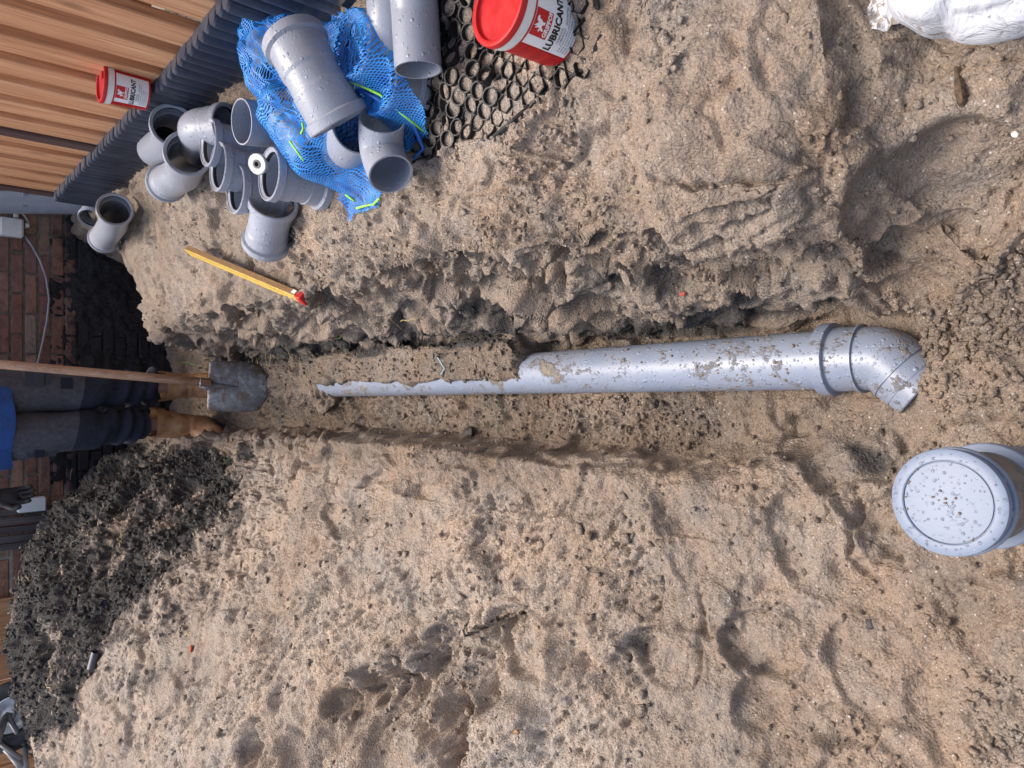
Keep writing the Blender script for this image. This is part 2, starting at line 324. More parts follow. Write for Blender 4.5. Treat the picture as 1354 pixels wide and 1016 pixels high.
WARM = [(700, 240, .47, .07), (660, 270, .46, .06), (820, 50, .47, .05), (740, 340, .36, .06), (560, 370, .3, .06), (610, 930, .3, .08), (940, 380, .2, .06), (700, 660, .15, .25), (800, 320, .44, .05), (780, 60, .47, .1), (920, 170, .47, .12), (1085, 170, .44, .04), (760, 690, .14, .15), (640, 620, .14, .15)]

SMOOTH = [(1000, 130, .10), (930, 190, .07), (1180, 140, .08), (1240, 290, .10), (1300, 220, .07), (640, 220, .09), (610, 290, .07), (560, 300, .06), (730, 400, .06), (660, 370, .05), (840, 380, .06), (1080, 720, .10), (1130, 880, .09), (1210, 900, .08), (700, 850, .08), (430, 680, .12), (740, 690, .10), (900, 690, .06), (330, 330, .15), (200, 330, .2), (940, 290, .06), (820, 80, .05), (1050, 290, .05), (780, 210, .07), (870, 270, .06), (800, 130, .06), (980, 60, .07)]
def base_height(x, y):
    fl = np.interp(y, [-1.5, .1, .30, .45, .7, 2.4, 3.2, 3.6, 4.6], [.3, .13, .12, .050, .0, .0, .07, .10, .12])
    # right bank
    xr0 = np.interp(y, [.1, .45, .6, .9, 1.35, 2.6, 3.6, 4.6], [.10, .14, .125, .125, .135, .15, .17, .20])
    xr1 = np.interp(y, [.1, .35, .5, .7, 1.0, 1.3, 1.7, 2.4, 3.0, 3.5, 3.7, 4.6], [.36, .33, .28, .26, .27, .30, .29, .30, .33, .27, .30, .34])
    wob = .022*vnoise(y*5, x*0, x*0, 41)+.014*vnoise(y*14, x*0, x*0, 42); xr1 = xr1+wob
    R = .46+.10*sst(.3, .85, x)+.03*sst(.6, .95, x)+.025*sst(1.2, 2.4, y)-.05*sst(3.2, 3.8, y)*(1-sst(.4, .8, x))
    R = R-.05*sst(.55, .15, y)*sst(.3, .8, x)*.4
    sdist, ss = segd(x, y, STEP); under = sst(-.012, .012, -sdist*ss); edge_fade = sst(1.0, .5, x)
    R = R-.055*under*sst(.36, .24, y-.10)*1.0
    t = np.clip((x-xr0)/(xr1-xr0), 0, 1); s = np.where(t < .8, t*1.06, .848+(t-.8)*.76); s = s*.75+.25*t*t*(3-2*t)
    soft = sst(.5, .3, y); tl = np.clip((x-.05)/.42, 0, 1); s = s*(1-soft)+soft*(tl*tl*(3-2*tl)); 
    zr = fl+(R-fl)*s
    # left side
    L = left_surface(x, y)
    xl0 = np.interp(y, [.1, .6, .9, 1.3, 1.8, 2.6, 3.3, 4.6], [0, -.05, -.12, -.135, -.13, -.135, -.15, -.16])
    xl1 = xl0-np.interp(y, [.1, .7, 1.3, 2, 3.3, 4.6], [.2, .11, .040, .036, .05, .08])
    t = np.clip((xl0-x)/(xl0-xl1), 0, 1); s = t*t*(3-2*t)
    zl = fl+(L-fl)*s
    z = np.where(x > .04, zr, zl)
    # loose sand lying over the far half of the pipe
    cov = sst(1.365, 1.40, y+.012*vnoise(y*30, x*30, x*0, 5))*sst(.004, .034, x-.012*sst(1.9, 2.5, y)+.010*vnoise(y*7, x*0, x*0, 9))*sst(.21, .13, x)
    z = np.maximum(z, np.where(cov > 0, cov*(.120+.008*vnoise(y*7, x*9, x*0, 3)), z))
    far = sst(2.44, 2.62, y)*sst(-.09, .02, x)*sst(.24, .14, x)
    z = np.maximum(z, far*.115)
    # the excavation against the wall
    pit = sst(3.72, 3.95, y+.05*vnoise(x*4, y*4, x*0, 8))*sst(.06, .12, x)*sst(.90, .60, x)
    z = z*(1-pit)+pit*.12
    # ledge where the toe of the heap broke off
    d, sg = segd(x, y, LEDGE); d = d*sg+.035*vnoise(x*7, y*7, x*0, 76)+.022*vnoise(x*19, y*19, x*0, 77)+.010*vnoise(x*50, y*50, x*0, 78)
    lowside = sst(-.040, .050, -d)*sst(.30, .10, np.abs(d))*sst(.30, .0, segd(x, y, [LEDGE[0], LEDGE[-1]])[0]); along = sst(1.85, 1.6, y)*sst(.9, 1.05, y)
    z = z-.115*lowside*along
    return z
def detail(x, y, z, crumb, clodf=1.0):
    """metres along the normal"""
    n = .016*fbm(x, y, z, 7, 3, 1)+.010*(.35+.65*clodf)*fbm(x, y, z, 22, 3, 5)
    d1, d2, cid = worley(x, y, z, 42, 3); clod = np.clip(.62-d1, 0, 1)*np.where(cid > .45, 1., .25)
    f1, f2, fid = worley(x, y, z, 105, 4); fine = np.clip(.6-f1, 0, 1)*(.35+.65*fid)
    n = n+crumb*(.015*clod*clodf+.0090*fine)+(.25+.75*crumb)*.0054*fbm(x, y, z, 90, 3, 9, .65)
    return n
# grid, finer near the camera
def graded(stops):
    out = []
    for (a, ha), (b, hb) in zip(stops[:-1], stops[1:]):
        n = max(2, int(abs(b-a)/((ha+hb)/2))); t = np.linspace(0, 1, n, endpoint=False); out.append(a+(b-a)*(t*ha+t*t*(hb-ha)/2)/((ha+hb)/2))
    return np.concatenate(out+[[stops[-1][0]]])
gx = graded([(-3.6, .06), (-2.2, .012), (-1.0, .0055), (-.55, .0032), (.06, .0026), (.085, .0014), (.30, .0014), (.33, .0026), (.60, .0032), (1.02, .006), (1.5, .06)])
gy = graded([(-1.4, .05), (.10, .006), (.24, .0026), (1.2, .0032), (2.2, .0052), (3.4, .0085), (4.49, .012)])
GX, GY = np.meshgrid(gx, gy); NX, NY = len(gx), len(gy)
X = GX.ravel(); Y = GY.ravel()
Z0 = base_height(X, Y)
Z2 = Z0.reshape(NY, NX)
HG = Z2                                                   # the smooth ground first, the finished one further down
def H(x, y):
    i = int(np.clip(np.searchsorted(gx, x)-1, 0, NX-2)); j = int(np.clip(np.searchsorted(gy, y)-1, 0, NY-2))
    u = (x-gx[i])/(gx[i+1]-gx[i]); v = (y-gy[j])/(gy[j+1]-gy[j])
    return float((HG[j, i]*(1-u)+HG[j, i+1]*u)*(1-v)+(HG[j+1, i]*(1-u)+HG[j+1, i+1]*u)*v)
def G(px, py, up=0.0):
    """where the line of sight at that place of the photograph meets the ground (plus a height)"""
    v = ray(px, py); t0 = .4; prev = None
    for k in range(900):
        t = t0+k*.006; p = Vector((0, 0, CZ))+v*t
        if p.y > 4.45: break
        if p.z < H(p.x, p.y)+up: return p
    return p
dzy, dzx = np.gradient(Z2, gy, gx)
nx, ny, nz = -dzx.ravel(), -dzy.ravel(), np.ones_like(X); ln = np.sqrt(nx*nx+ny*ny+1); nx /= ln; ny /= ln; nz /= ln
steep = 1-nz; lean_ = np.where((X < .02) & (Y < 2.3), .3, np.where(Y < .5, .5, 1)); nx *= lean_; ny *= lean_; nz = np.where((X < .02) & (Y < 2.3), np.maximum(nz, .8), nz)
slowc = fbm(X, Y, Z0, 3.2, 3, 31)
crumb = np.clip(.40+.9*slowc, .05, 1)
trench = sst(-.17, -.12, X)*sst(.2, .14, X)*sst(.75, .95, Y)
crumb = np.maximum(crumb, trench*.85); nearz = sst(.62, .4, Y)*sst(-.1, .1, X)*sst(.34, .2, X); crumb = np.maximum(crumb, nearz)
hl_, hs_ = segd(X, Y, [tuple(P(a, b, z)[:2]) for a, b, z in HEAP_LINE]+[(-2.4, 4.4)])
crumb = crumb*(1-.55*sst(-.2, -.35, X)*sst(.35, -.35, fbm(X, Y, Z0, 2.3, 2, 33)))
heap_soil = sst(-.11, .11, -hl_*hs_+.16*fbm(X, Y, Z0, 5, 4, 51))*sst(-.2, -.30, X)*(Y > 2.2)
crumb = np.maximum(crumb, heap_soil)
ld_, ls_ = segd(X, Y, LEDGE); under_ledge = sst(.06, .0, ld_*ls_)*sst(.26, .12, ld_)*sst(1.9, 1.6, Y)*sst(.85, 1.0, Y)
for px, py, r in SMOOTH:
    c = G(px, py); q = ((X-c.x)**2+(Y-c.y)**2+(Z0-c.z)**2)/(r*r); crumb = crumb*(1-.85*sst(1.3, .5, q+.5*slowc))

# dents, lumps and prints with real depth, pressed in or heaped along the surface
off = np.zeros_like(X)
for px, py, z, r, dep in DENTS:
    c = G(px, py); j = np.abs(X-c.x)+np.abs(Y-c.y) < 5*r
    q = ((X[j]-c.x)**2+(Y[j]-c.y)**2+(Z0[j]-c.z)**2*.35)/(r*r); q = np.clip(q*(1+.55*fbm(X[j], Y[j], Z0[j], .8/r, 4, 13, .6)), 0, 20); off[j] -= dep*np.exp(-q**1.6)
for px, py, z, r, hh in LUMPS:
    c = G(px, py); j = np.abs(X-c.x)+np.abs(Y-c.y) < 5*r
    q = ((X[j]-c.x)**2+(Y[j]-c.y)**2)/(r*r); q = q*(1+.5*fbm(X[j], Y[j], Z0[j], .7/r, 3, 14)); off[j] += hh*np.exp(-np.clip(q, 0, 9)**1.8)
for px, py, z, ra, rb, hd, dep in PRINTS:
    c = G(px, py); j = np.abs(X-c.x)+np.abs(Y-c.y) < 4*ra
    xx, yy = X[j]-c.x, Y[j]-c.y; u = xx*math.cos(hd)+yy*math.sin(hd); v = -xx*math.sin(hd)+yy*math.cos(hd)
    q = np.sqrt((u/ra)**2+(v/rb)**2)+.07*fbm(X[j], Y[j], Z0[j], 25, 2, 15)
    ins = sst(1.04, .93, q); off[j] += -dep*ins*(.75+.35*u/ra)+dep*.45*np.exp(-((q-1.10)/.10)**2); crumb[j] *= 1-.65*ins
for pts, w, dep in CRACKS:
    pts = [tuple(G(a, b)[:2]) for a, b in pts]
    xs = [p[0] for p in pts]; ys = [p[1] for p in pts]
    j = (X > min(xs)-.08) & (X < max(xs)+.08) & (Y > min(ys)-.08) & (Y < max(ys)+.08)
    wx, wy = X[j]+.012*vnoise(X[j]*45, Y[j]*45, X[j]*0, 61), Y[j]+.012*vnoise(X[j]*45, Y[j]*45, X[j]*0, 62)
    d, _ = segd(wx, wy, pts); off[j] -= dep*np.exp(-(d/w)**2)*(.55+.6*np.clip(vnoise(X[j]*60, Y[j]*60, X[j]*0, 63)+.4, 0, 1))
# shovel-cut facets on the cliff of the right bank
cl = np.clip((steep-.35)*3, 0, 1)*(X > .08)*(Y < 3.6); lhz = sst(-.2, -.3, X)*1.0
wx_, wz_ = .035*fbm(X, Y, Z0, 9, 3, 25), .035*fbm(X, Y, Z0, 9, 3, 26)
def planes(f, seed, sx=1.0, sy=1.0, sz=1.0):
    """flat cuts: every cell of a loose partition gets a plane of its own tilt"""
    a, b_, c, ox, oy, oz = worley((X+wx_)*sx, (Y+wz_)*sy, (Z0+wx_-wz_)*sz, f, seed, True)
    t1, t2, t3 = (c*7.13) % 1*2-1, (c*31.7) % 1*2-1, (c*73.1) % 1*2-1
    return (t1*ox+t2*oy+t3*oz), c, sst(0, .10, b_-a)
p1, id1, bl1 = planes(6.0, 21, .8, .75, 1.15); off += (.40*cl+.20*(1-cl)*(1-heap_soil)*(X > -.3)+.12*lhz)*p1*bl1+cl*.030*(id1-.6)*bl1
p2, id2, bl2 = planes(13.0, 22, .8, .6, 1.2); off += (.36*cl+.16*(1-cl)*(1-.8*lhz))*p2*bl2
flatcut = np.clip((id1 > .42)*bl1, 0, 1)*np.maximum(cl, .75*(1-heap_soil)*(X > -.25)*(1-trench)*(1-nearz)); crumb = crumb*(1-.8*flatcut)
zr_ = Z0+.05*vnoise(Y*9, X*0, X*0, 27)+.025*vnoise(Y*30, X*0, X*0, 28); notch = sst(.405, .365, zr_)*sst(.16, .30, zr_)*(X > .08)*sst(.5, .6, Y)*sst(2.2, 1.6, Y); off -= .034*notch*np.clip(.65+.9*vnoise(Y*6, X*0, X*0, 29), 0, 1.3)
# pitted, slanting clods of the heap
lh = sst(-.2, -.3, X)*(Y > .9)
sl = fbm((Y-X)*.45, (X+Y)*1.1, Z0, 62, 3, 71); pit = np.clip(-sl-.28, 0, 1)
off += -lh*.022*pit*sst(-.2, .5, slowc+.5)*sst(.55, 1.0, Y-.4*X); sl2 = fbm((Y-X)*.5, X+Y, Z0, 19, 3, 72); off -= lh*.030*np.clip(-sl2-.78, 0, 1); gr_ = worley((Y-X)*.55, (X+Y)*1.0, Z0, 90, 73); off += lh*(1-heap_soil)*.0075*(np.clip(.7-gr_[0], 0, 1)*(.3+.7*gr_[2])-.2)
hs1, hs2, hsid = worley(X, Y, Z0, 15, 81); off += heap_soil*(.022*(np.clip(.62-hs1, 0, 1)*np.where(hsid > .55, 1, .15))-.006+.020*fbm(X, Y, Z0, 8, 4, 83, .55))
hs1, hs2, hsid = worley(X, Y, Z0, 34, 82); off += np.maximum(heap_soil, .10*lh)*(.011*(np.clip(.62-hs1, 0, 1)*np.where(hsid > .4, 1, .1))-.004)
# cut ripples in the damp floor at the far end
rip = sst(1.95, 2.2, Y)*sst(3.0, 2.6, Y)*trench; off += rip*.006*np.sin(Y*230+9*vnoise(X*18, Y*9, X*0, 91)+5*vnoise(X*50, Y*20, X*0, 92))
pipe_near = sst(.025, 0., np.abs(X-.055)-.060)*sst(1.36, 1.34, Y)*sst(.42, .45, Y)
GP = [tuple(G(a_, b_, 0)[:2]) for a_, b_ in [(540, 100), (545, 216), (600, 190), (655, 182), (700, 140), (735, 112), (780, 85), (795, 40), (790, 0), (790, -40), (560, -40), (540, 20)]]
gq = np.zeros(X.shape, bool); q_ = GP[-1]
for p_ in GP:
    gq ^= ((p_[1] > Y) != (q_[1] > Y)) & (X < (q_[0]-p_[0])*(Y-p_[1])/(q_[1]-p_[1]+1e-12)+p_[0]); q_ = p_
crumb = np.where(gq, np.minimum(crumb, .12), crumb)
crumb = np.maximum(crumb, .9*under_ledge); off += under_ledge*(.022*fbm(X, Y, Z0, 11, 4, 35)+.055*(np.clip(.6-worley(X, Y, Z0, 17, 36)[0], 0, 1)))
off += detail(X, Y, Z0, crumb, 1-.85*lh*(1-heap_soil)*(1-under_ledge))*np.where(gq, .4, 1)
calm = np.maximum(sst(.0, .02, X)*sst(.17, .13, X)*(Y > 1.3)*(Y < 2.7), sst(.09, .05, np.hypot(X+.01, Y-.44))); off = off*(1-.6*calm)
VX, VY, VZ = X+nx*off, Y+ny*off, Z0+nz*off
VZ = np.where(pipe_near > .5, np.minimum(VZ, .02), VZ)
edge = (X < gx[0]+1e-6) | (X > gx[-1]-1e-6) | (Y < gy[0]+1e-6); VZ = np.where(edge, -.12, VZ)
HG = VZ.reshape(NY, NX)
# masks: dark soil, dryness with painted hollow shade, warmth
streak = fbm(VX, VY*.5, VZ, 14, 4, 101); soil = heap_soil*np.clip(.92+.55*fbm(VX, VY, VZ, 6, 5, 102, .65), .2, 1.2)
soil = np.maximum(soil, sst(-.30, .12, -hl_*hs_+.22*fbm(X, Y, Z0, 4, 5, 105, .6))*.62*np.clip(.75+.6*fbm(X, Y, Z0, 16, 4, 106, .65), 0, 1.2)*sst(-.2, -.30, X)*(Y > 1.9))
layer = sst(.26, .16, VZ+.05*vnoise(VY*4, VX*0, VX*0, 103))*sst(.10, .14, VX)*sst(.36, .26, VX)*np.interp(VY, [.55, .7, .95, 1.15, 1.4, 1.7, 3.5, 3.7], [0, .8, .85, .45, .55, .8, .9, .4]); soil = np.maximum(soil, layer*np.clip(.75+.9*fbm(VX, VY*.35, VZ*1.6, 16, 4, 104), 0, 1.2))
for px, py, z, r, a in SPOTS:
    c = G(px, py); j = np.abs(X-c.x)+np.abs(Y-c.y) < 4*r
    q = ((X[j]-c.x)**2+(.6*(Y[j]-c.y))**2+(VZ[j]-c.z)**2*.9)/(r*r); soil[j] = np.maximum(soil[j], a*np.exp(-q)*np.clip(.72+.8*streak[j], 0, 1.25))
soil = np.maximum(soil, sst(.35, .8, fbm(VX, VY, VZ, 8, 5, 111, .65))*.5*(.4+.6*lh))
soil = np.maximum(soil, pit*0)
dry = .30+.62*lh*sst(.7, 1.5, Y-X*.3)+.30*sst(.25, .4, X)*(1-.6*sst(.6, .4, Y))*sst(.35, .1, steep)+.30*slowc-.25*trench
dry = np.where((X < -.15) & (Y < 1.3), np.maximum(dry, .42+.3*slowc), dry)
for px, py, z, r in [(740, 370, .32, .09), (580, 320, .46, .08), (800, 400, .25, .07), (850, 200, .47, .09), (700, 250, .48, .05), (690, 850, .27, .09)]:
    c = G(px, py); dry = np.maximum(dry, .72*np.exp(-((X-c.x)**2+(Y-c.y)**2)/(r*r)))
for px, py, r in ((600, 940, .09), (545, 895, .06), (640, 915, .06), (460, 925, .06), (350, 1000, .08), (1250, 290, .10), (1085, 170, .05), (730, 345, .05)):  # damp patches that also paint dark depth into hollows, print and step
    c = G(px, py); dry = dry-.28*np.exp(-((X-c.x)**2+(Y-c.y)**2)/(r*r))*np.clip(.8+.6*streak, 0, 1.2)
warm = np.clip(.15+.5*fbm(X, Y, Z0, 5, 3, 121), 0, 1)
for px, py, z, r in WARM:
    c = G(px, py); warm = np.maximum(warm, np.exp(-((X-c.x)**2+(Y-c.y)**2+(Z0-c.z)**2)/(r*r))*np.clip(.8+.5*streak, 0, 1))
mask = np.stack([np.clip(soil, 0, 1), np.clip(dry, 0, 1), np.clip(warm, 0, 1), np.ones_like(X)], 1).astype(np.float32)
idx = np.arange(NX*NY).reshape(NY, NX)
quads = np.stack([idx[:-1, :-1], idx[:-1, 1:], idx[1:, 1:], idx[1:, :-1]], -1).reshape(-1, 4)
def np_mesh(name, V, Q, mask, mat, smooth=True):
    me = bpy.data.meshes.new(name); k = Q.shape[1]
    me.vertices.add(len(V)); me.vertices.foreach_set('co', V.astype(np.float32).ravel())
    me.loops.add(Q.size); me.loops.foreach_set('vertex_index', Q.astype(np.int32).ravel())
    me.polygons.add(len(Q)); me.polygons.foreach_set('loop_start', np.arange(0, Q.size, k, dtype=np.int32)); me.polygons.foreach_set('loop_total', np.full(len(Q), k, np.int32))
    me.polygons.foreach_set('use_smooth', np.full(len(Q), smooth)); me.update(calc_edges=True)
    a = me.attributes.new('mask', 'FLOAT_COLOR', 'POINT'); a.data.foreach_set('color', mask.ravel())
    me.materials.append(mat); o = bpy.data.objects.new(name, me); COL.objects.link(o); return o
ALLV = np.stack([VX, VY, VZ], 1)
is_heap = heap_soil.reshape(NY, NX)[:-1, :-1].ravel() > .5
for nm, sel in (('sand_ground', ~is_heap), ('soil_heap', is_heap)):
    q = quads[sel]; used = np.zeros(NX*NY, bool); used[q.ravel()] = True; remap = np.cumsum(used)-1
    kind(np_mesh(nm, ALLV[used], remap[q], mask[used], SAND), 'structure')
yard = MB(); yard.box((-40, -40, -.5), (40, 40, -.13)); kind(yard.build('yard_ground', simple('yard_earth', (.16, .13, .10), .9, .3, 3)), 'structure')

# loose crumbs of sand and soil
ico = bmesh.new(); bmesh.ops.create_icosphere(ico, subdivisions=1, radius=1.0); IV = np.array([v.co[:] for v in ico.verts]); IF = np.array([[v.index for v in f.verts] for f in ico.faces]); ico.free()
def crumbs(name, n, weight, rlo, rhi, seed, soilmin=None, mat=None, power=2.2):
    g = np.random.default_rng(seed); area = np.outer(np.gradient(gy), np.gradient(gx)).ravel()
    vis = 1/(.25+X*X+Y*Y); w = weight*area*vis; w = w*((X > -2.2) & (X < .88) & (Y > .12) & (Y < 4.4)); w /= w.sum()
    pk = g.choice(len(X), n, p=w); c = ALLV[pk]; r = rlo+(rhi-rlo)*g.random(n)**power
    jit = 1+.38*g.normal(size=(n, len(IV), 1)); sc = .65+.6*g.random((n, 1, 3))
    ang = g.random(n)*6.283; ca, sa = np.cos(ang), np.sin(ang); v = IV[None]*np.clip(jit, .45, 1.6)*sc*r[:, None, None]
    vx = v[..., 0]*ca[:, None]-v[..., 1]*sa[:, None]; vy = v[..., 0]*sa[:, None]+v[..., 1]*ca[:, None]
    v = np.stack([vx, vy, v[..., 2]], -1)+c[:, None]+np.stack([nx, ny, nz], 1)[pk][:, None]*r[:, None, None]*.35
    f = IF[None]+(np.arange(n)*len(IV))[:, None, None]; mk = mask[pk].copy(); mk[:, 0] = np.clip(mk[:, 0]-.1+.12*g.normal(size=n), 0, 1)
    return kind(np_mesh(name, v.reshape(-1, 3), f.reshape(-1, 3), np.repeat(mk, len(IV), 0), mat or SAND), 'stuff')
wt = np.clip(crumb-.35, .03, 1)*(1-pipe_near)
crumbs('sand_crumbs', 16000, wt*(1-.7*heap_soil)*(1-.6*lh), .0013, .0075, 1, power=3.0)
crumbs('soil_clods', 12000, heap_soil+.02*lh, .0018, .012, 2, power=5.5)

# ------------------------------------------------------------------ fence, edging, brick wall
def fence_x(y): return .905+.012*y
fence = thing('board_fence', 'larch wood fence of upright boards standing behind the corrugated dark edging', 'fence', (fence_x(2.5), 2.5, .78))
fl = fence.location
def child(name, me, parent, loc, rot=(0, 0, 0)):
    o = bpy.data.objects.new(name, me); COL.objects.link(o); o.parent = parent; o.location = Vector(loc)-(parent.location if parent else Vector()); o.rotation_euler = rot; return o
def mesh_of(mb, name, mat, smooth=False):
    o = mb.build(name, mat, None, smooth); me = o.data; bpy.data.objects.remove(o); return me
b = MB(); b.box((-.016, -.054, 0), (.013, .054, 1.8), bev=.003); board_me = mesh_of(b, 'board', WOOD)
b = MB(); b.box((-.010, -.011, 0), (.010, .011, 1.75), bev=.002); batten_me = mesh_of(b, 'batten', WOOD_D)
PITCH = .168; y = .55; k = 0
while y < 3.80:
    if not 2.93 < y < 3.06:
        child('board', board_me, fence, (fence_x(y)+random.uniform(-.002, .002), y, .735+random.uniform(-.004, .004)), (0, 0, random.uniform(-.01, .01)))
    child('batten', batten_me, fence, (fence_x(y)+.030, y+PITCH/2, .74+random.choice([0, 0, 0, .11])), (0, 0, 0))
    y += PITCH; k += 1
b = MB()
for zz in (.86, 1.5, 2.2): b.box((fence_x(2.5)+.040-fl.x, -2.1, zz-fl.z), (fence_x(2.5)+.085-fl.x, 1.33, zz+.07-fl.z), bev=.003)
b.build('rail', WOOD_D, fence)
b = MB(); b.box((-.03, -.034, 0), (.05, .034, 1.85), bev=.004); post_me = mesh_of(b, 'post', wood_material('dark_post_wood', (.06, .03, .03), (.10, .055, .05), (.14, .085, .07)))
for yy in (1.16, 2.995, 3.835): child('post', post_me, fence, (fence_x(yy)+(.02 if yy < 2.9 else .004), yy, .6))
# foliage beyond the fence
leafm = simple('hedge_leaf', (.16, .20, .03), .5, .7, 25)
lv = []; lf = []
for i in range(2600):
    c = Vector((random.uniform(1.12, 1.5), random.uniform(.3, 4.6), random.uniform(.45, 2.3))); q = Matrix.Rotation(random.uniform(0, 6.3), 3, Vector((random.gauss(0, 1), random.gauss(0, 1), random.gauss(0, 1))).normalized())
    s = random.uniform(.02, .045); n0 = len(lv); lv += [c+q @ Vector(p) for p in ((-s, 0, 0), (0, -s*.5, .004), (s, 0, 0), (0, s*.5, .004))]; lf.append((n0, n0+1, n0+2, n0+3))
hedge = thing('hedge', 'green leafy hedge glimpsed through the gaps of the board fence', 'hedge', (1.3, 2.4, .4))
o = link_mesh('foliage', [v-hedge.location for v in lv], lf, leafm, hedge); 
b = MB()
for yy in (.8, 1.6, 2.4, 3.2, 4.0): b.tube([(0, yy-2.4, -.1), (.02, yy-2.37, .8), (-.03, yy-2.42, 1.7)], [.02, .015, .006], 7)
b.build('stem', simple('bark', (.09, .06, .04), .9), hedge, True)
# corrugated edging: a row of half-round pales
def edge_material():
    b = NB('dark_slate_plastic'); pos = b.new('NewGeometry').outputs['Position']; sx = b.new('SeparateXYZ'); b.link(pos, sx.inputs[0]); n = b.noise(pos, 40, 5, .65); r = b.new('ObjectInfo').outputs['Random']
    c = b.mix(r, (.030, .036, .056), (.046, .053, .076)); c = b.mix(.5, c, b.ramp(n, [(.3, (.6, .6, .6)), (.7, (1.4, 1.4, 1.4))]), 'MULTIPLY')
    d = b.mapr(b.math('ADD', sx.outputs[2], b.math('MULTIPLY', n, -.16)), .49, .56, .65, 0); c = b.mix(d, c, (.23, .19, .155))
    return b.out(c, b.mapr(n, .3, .7, .3, .6), b.bump(n, .002))
EDGE = edge_material()
edging = thing('corrugated_edging', 'dark blue grey corrugated edging along the foot of the board fence', 'edging', (.87, 2.4, .56))
def pale_mesh():
    w = .024; b = MB(); n = 9; prof = [(.006-.034*math.sin(math.pi*i/(n-1))**.6, -w+2*w*i/(n-1)) for i in range(n)]
    zs = [(-.14, 1.0), (.205, 1.0), (.217, .93), (.223, .72)]; v = []
    for z, s in zs: v += [(-.010+(a+.010)*s, c*(.6+.4*s), z) for a, c in prof]+[(.016, w*(.6+.4*s), z), (.016, -w*(.6+.4*s), z)]
    m = n+2; f = [(i*m+k, i*m+(k+1) % m, (i+1)*m+(k+1) % m, (i+1)*m+k) for i in range(len(zs)-1) for k in range(m)]; f.append(tuple((len(zs)-1)*m+k for k in range(m)))
    f = [q[::-1] for q in f]; b.add(v, f); return mesh_of(b, 'pale', EDGE, False)
pale_me = pale_mesh(); y = .62
while y < 3.86:
    child('pale', pale_me, edging, (fence_x(y)-.030, y, .565+.012*math.sin(y*2.1)+random.uniform(-.002, .002)), (0, random.uniform(-.02, .02), random.uniform(-.03, .03))); y += .047
# brick wall behind
WY = 4.5
wall = thing('brick_wall', 'old red brick wall with a black tarred base behind the trench', 'wall', (-.2, WY, 0))
def brick_material():
    b = NB('old_brick'); pos = b.new('NewGeometry').outputs['Position']; r = b.new('ObjectInfo').outputs['Random']; sx = b.new('SeparateXYZ'); b.link(pos, sx.inputs[0])
    n = b.noise(pos, 28, 5, .65); c = b.ramp(r, [(0, (.17, .085, .065)), (.3, (.26, .125, .085)), (.6, (.21, .11, .098)), (.8, (.31, .17, .115)), (1, (.25, .19, .15))])
    c = b.mix(.8, c, b.ramp(n, [(.3, (.45, .42, .42)), (.5, (.9, .9, .9)), (.75, (1.35, 1.3, 1.2))]), 'MULTIPLY')
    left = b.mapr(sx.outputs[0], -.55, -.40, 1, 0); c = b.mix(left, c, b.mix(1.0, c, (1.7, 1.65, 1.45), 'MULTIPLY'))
    moss = b.mapr(b.noise(pos, 9, 5, .7), .62, .72); c = b.mix(b.math('MULTIPLY', moss, .6), c, (.05, .055, .02))
    h = b.math('ADD', sx.outputs[2], b.math('MULTIPLY', b.noise(pos, 7, 4, .65), .35)); tar = b.mapr(h, .76, .86, 1, 0)
    tar = b.math('MULTIPLY', tar, b.mapr(b.noise(pos, 45, 4, .7), .30, .38))
    c = b.mix(tar, c, b.ramp(n, [(.3, (.008, .008, .011)), (.6, (.024, .023, .028)), (.8, (.07, .065, .06))]))
    return b.out(c, b.mapr(n, .3, .7, .7, .9), b.bump(b.math('ADD', n, b.math('MULTIPLY', b.noise(pos, 120, 4, .7), .5)), .012))
def mortar_material():
    b = NB('mossy_mortar'); pos = b.new('NewGeometry').outputs['Position']; sx = b.new('SeparateXYZ'); b.link(pos, sx.inputs[0]); n = b.noise(pos, 40, 5, .65)
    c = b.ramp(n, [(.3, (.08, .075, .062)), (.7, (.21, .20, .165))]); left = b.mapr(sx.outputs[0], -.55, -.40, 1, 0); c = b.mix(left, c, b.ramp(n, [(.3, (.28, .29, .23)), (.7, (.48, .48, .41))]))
    h = b.math('ADD', sx.outputs[2], b.math('MULTIPLY', b.noise(pos, 7, 4, .65), .35)); c = b.mix(b.mapr(h, .76, .86, 1, 0), c, (.010, .010, .012))
    return b.out(c, .9, b.bump(n, .006))
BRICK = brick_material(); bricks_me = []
for q in range(5):
    bm = bmesh.new(); bmesh.ops.create_cube(bm, size=1.0)
    for v in bm.verts: v.co = Vector((v.co.x*.203, v.co.y*.05, v.co.z*.050))+Vector((random.uniform(-.002, .002), random.uniform(-.002, .002), random.uniform(-.0015, .0015)))
    bmesh.ops.bevel(bm, geom=bm.edges[:], offset=.004, segments=1, affect='EDGES'); me = bpy.data.meshes.new('brick'); bm.to_mesh(me); bm.free(); me.materials.append(BRICK); bricks_me.append(me)
CH = .0605
for c in range(24):
    z = .02+c*CH
    for i in range(13):
        x = -1.27+i*.213+(.1065 if c % 2 else 0)
        if x > 1.4: continue
        child('brick', random.choice(bricks_me), wall, (x, WY+.012+random.uniform(-.003, .003), z+random.uniform(-.0015, .0015)), (0, random.uniform(-.006, .006), random.uniform(-.01, .01)))
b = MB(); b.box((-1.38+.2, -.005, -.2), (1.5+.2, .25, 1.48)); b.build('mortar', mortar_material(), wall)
b = MB(); b.box((-1.40+.2, -.03, 1.48), (1.52+.2, .27, 1.54), bev=.006); b.build('coping', simple('concrete', (.26, .25, .23), .9, .2, 20, .002), wall)
TX, TZ = np.meshgrid(np.arange(-.75, 1.02, .012), np.arange(-.02, .74, .010)); txr, tzr = TX.ravel(), TZ.ravel(); o0 = txr*0
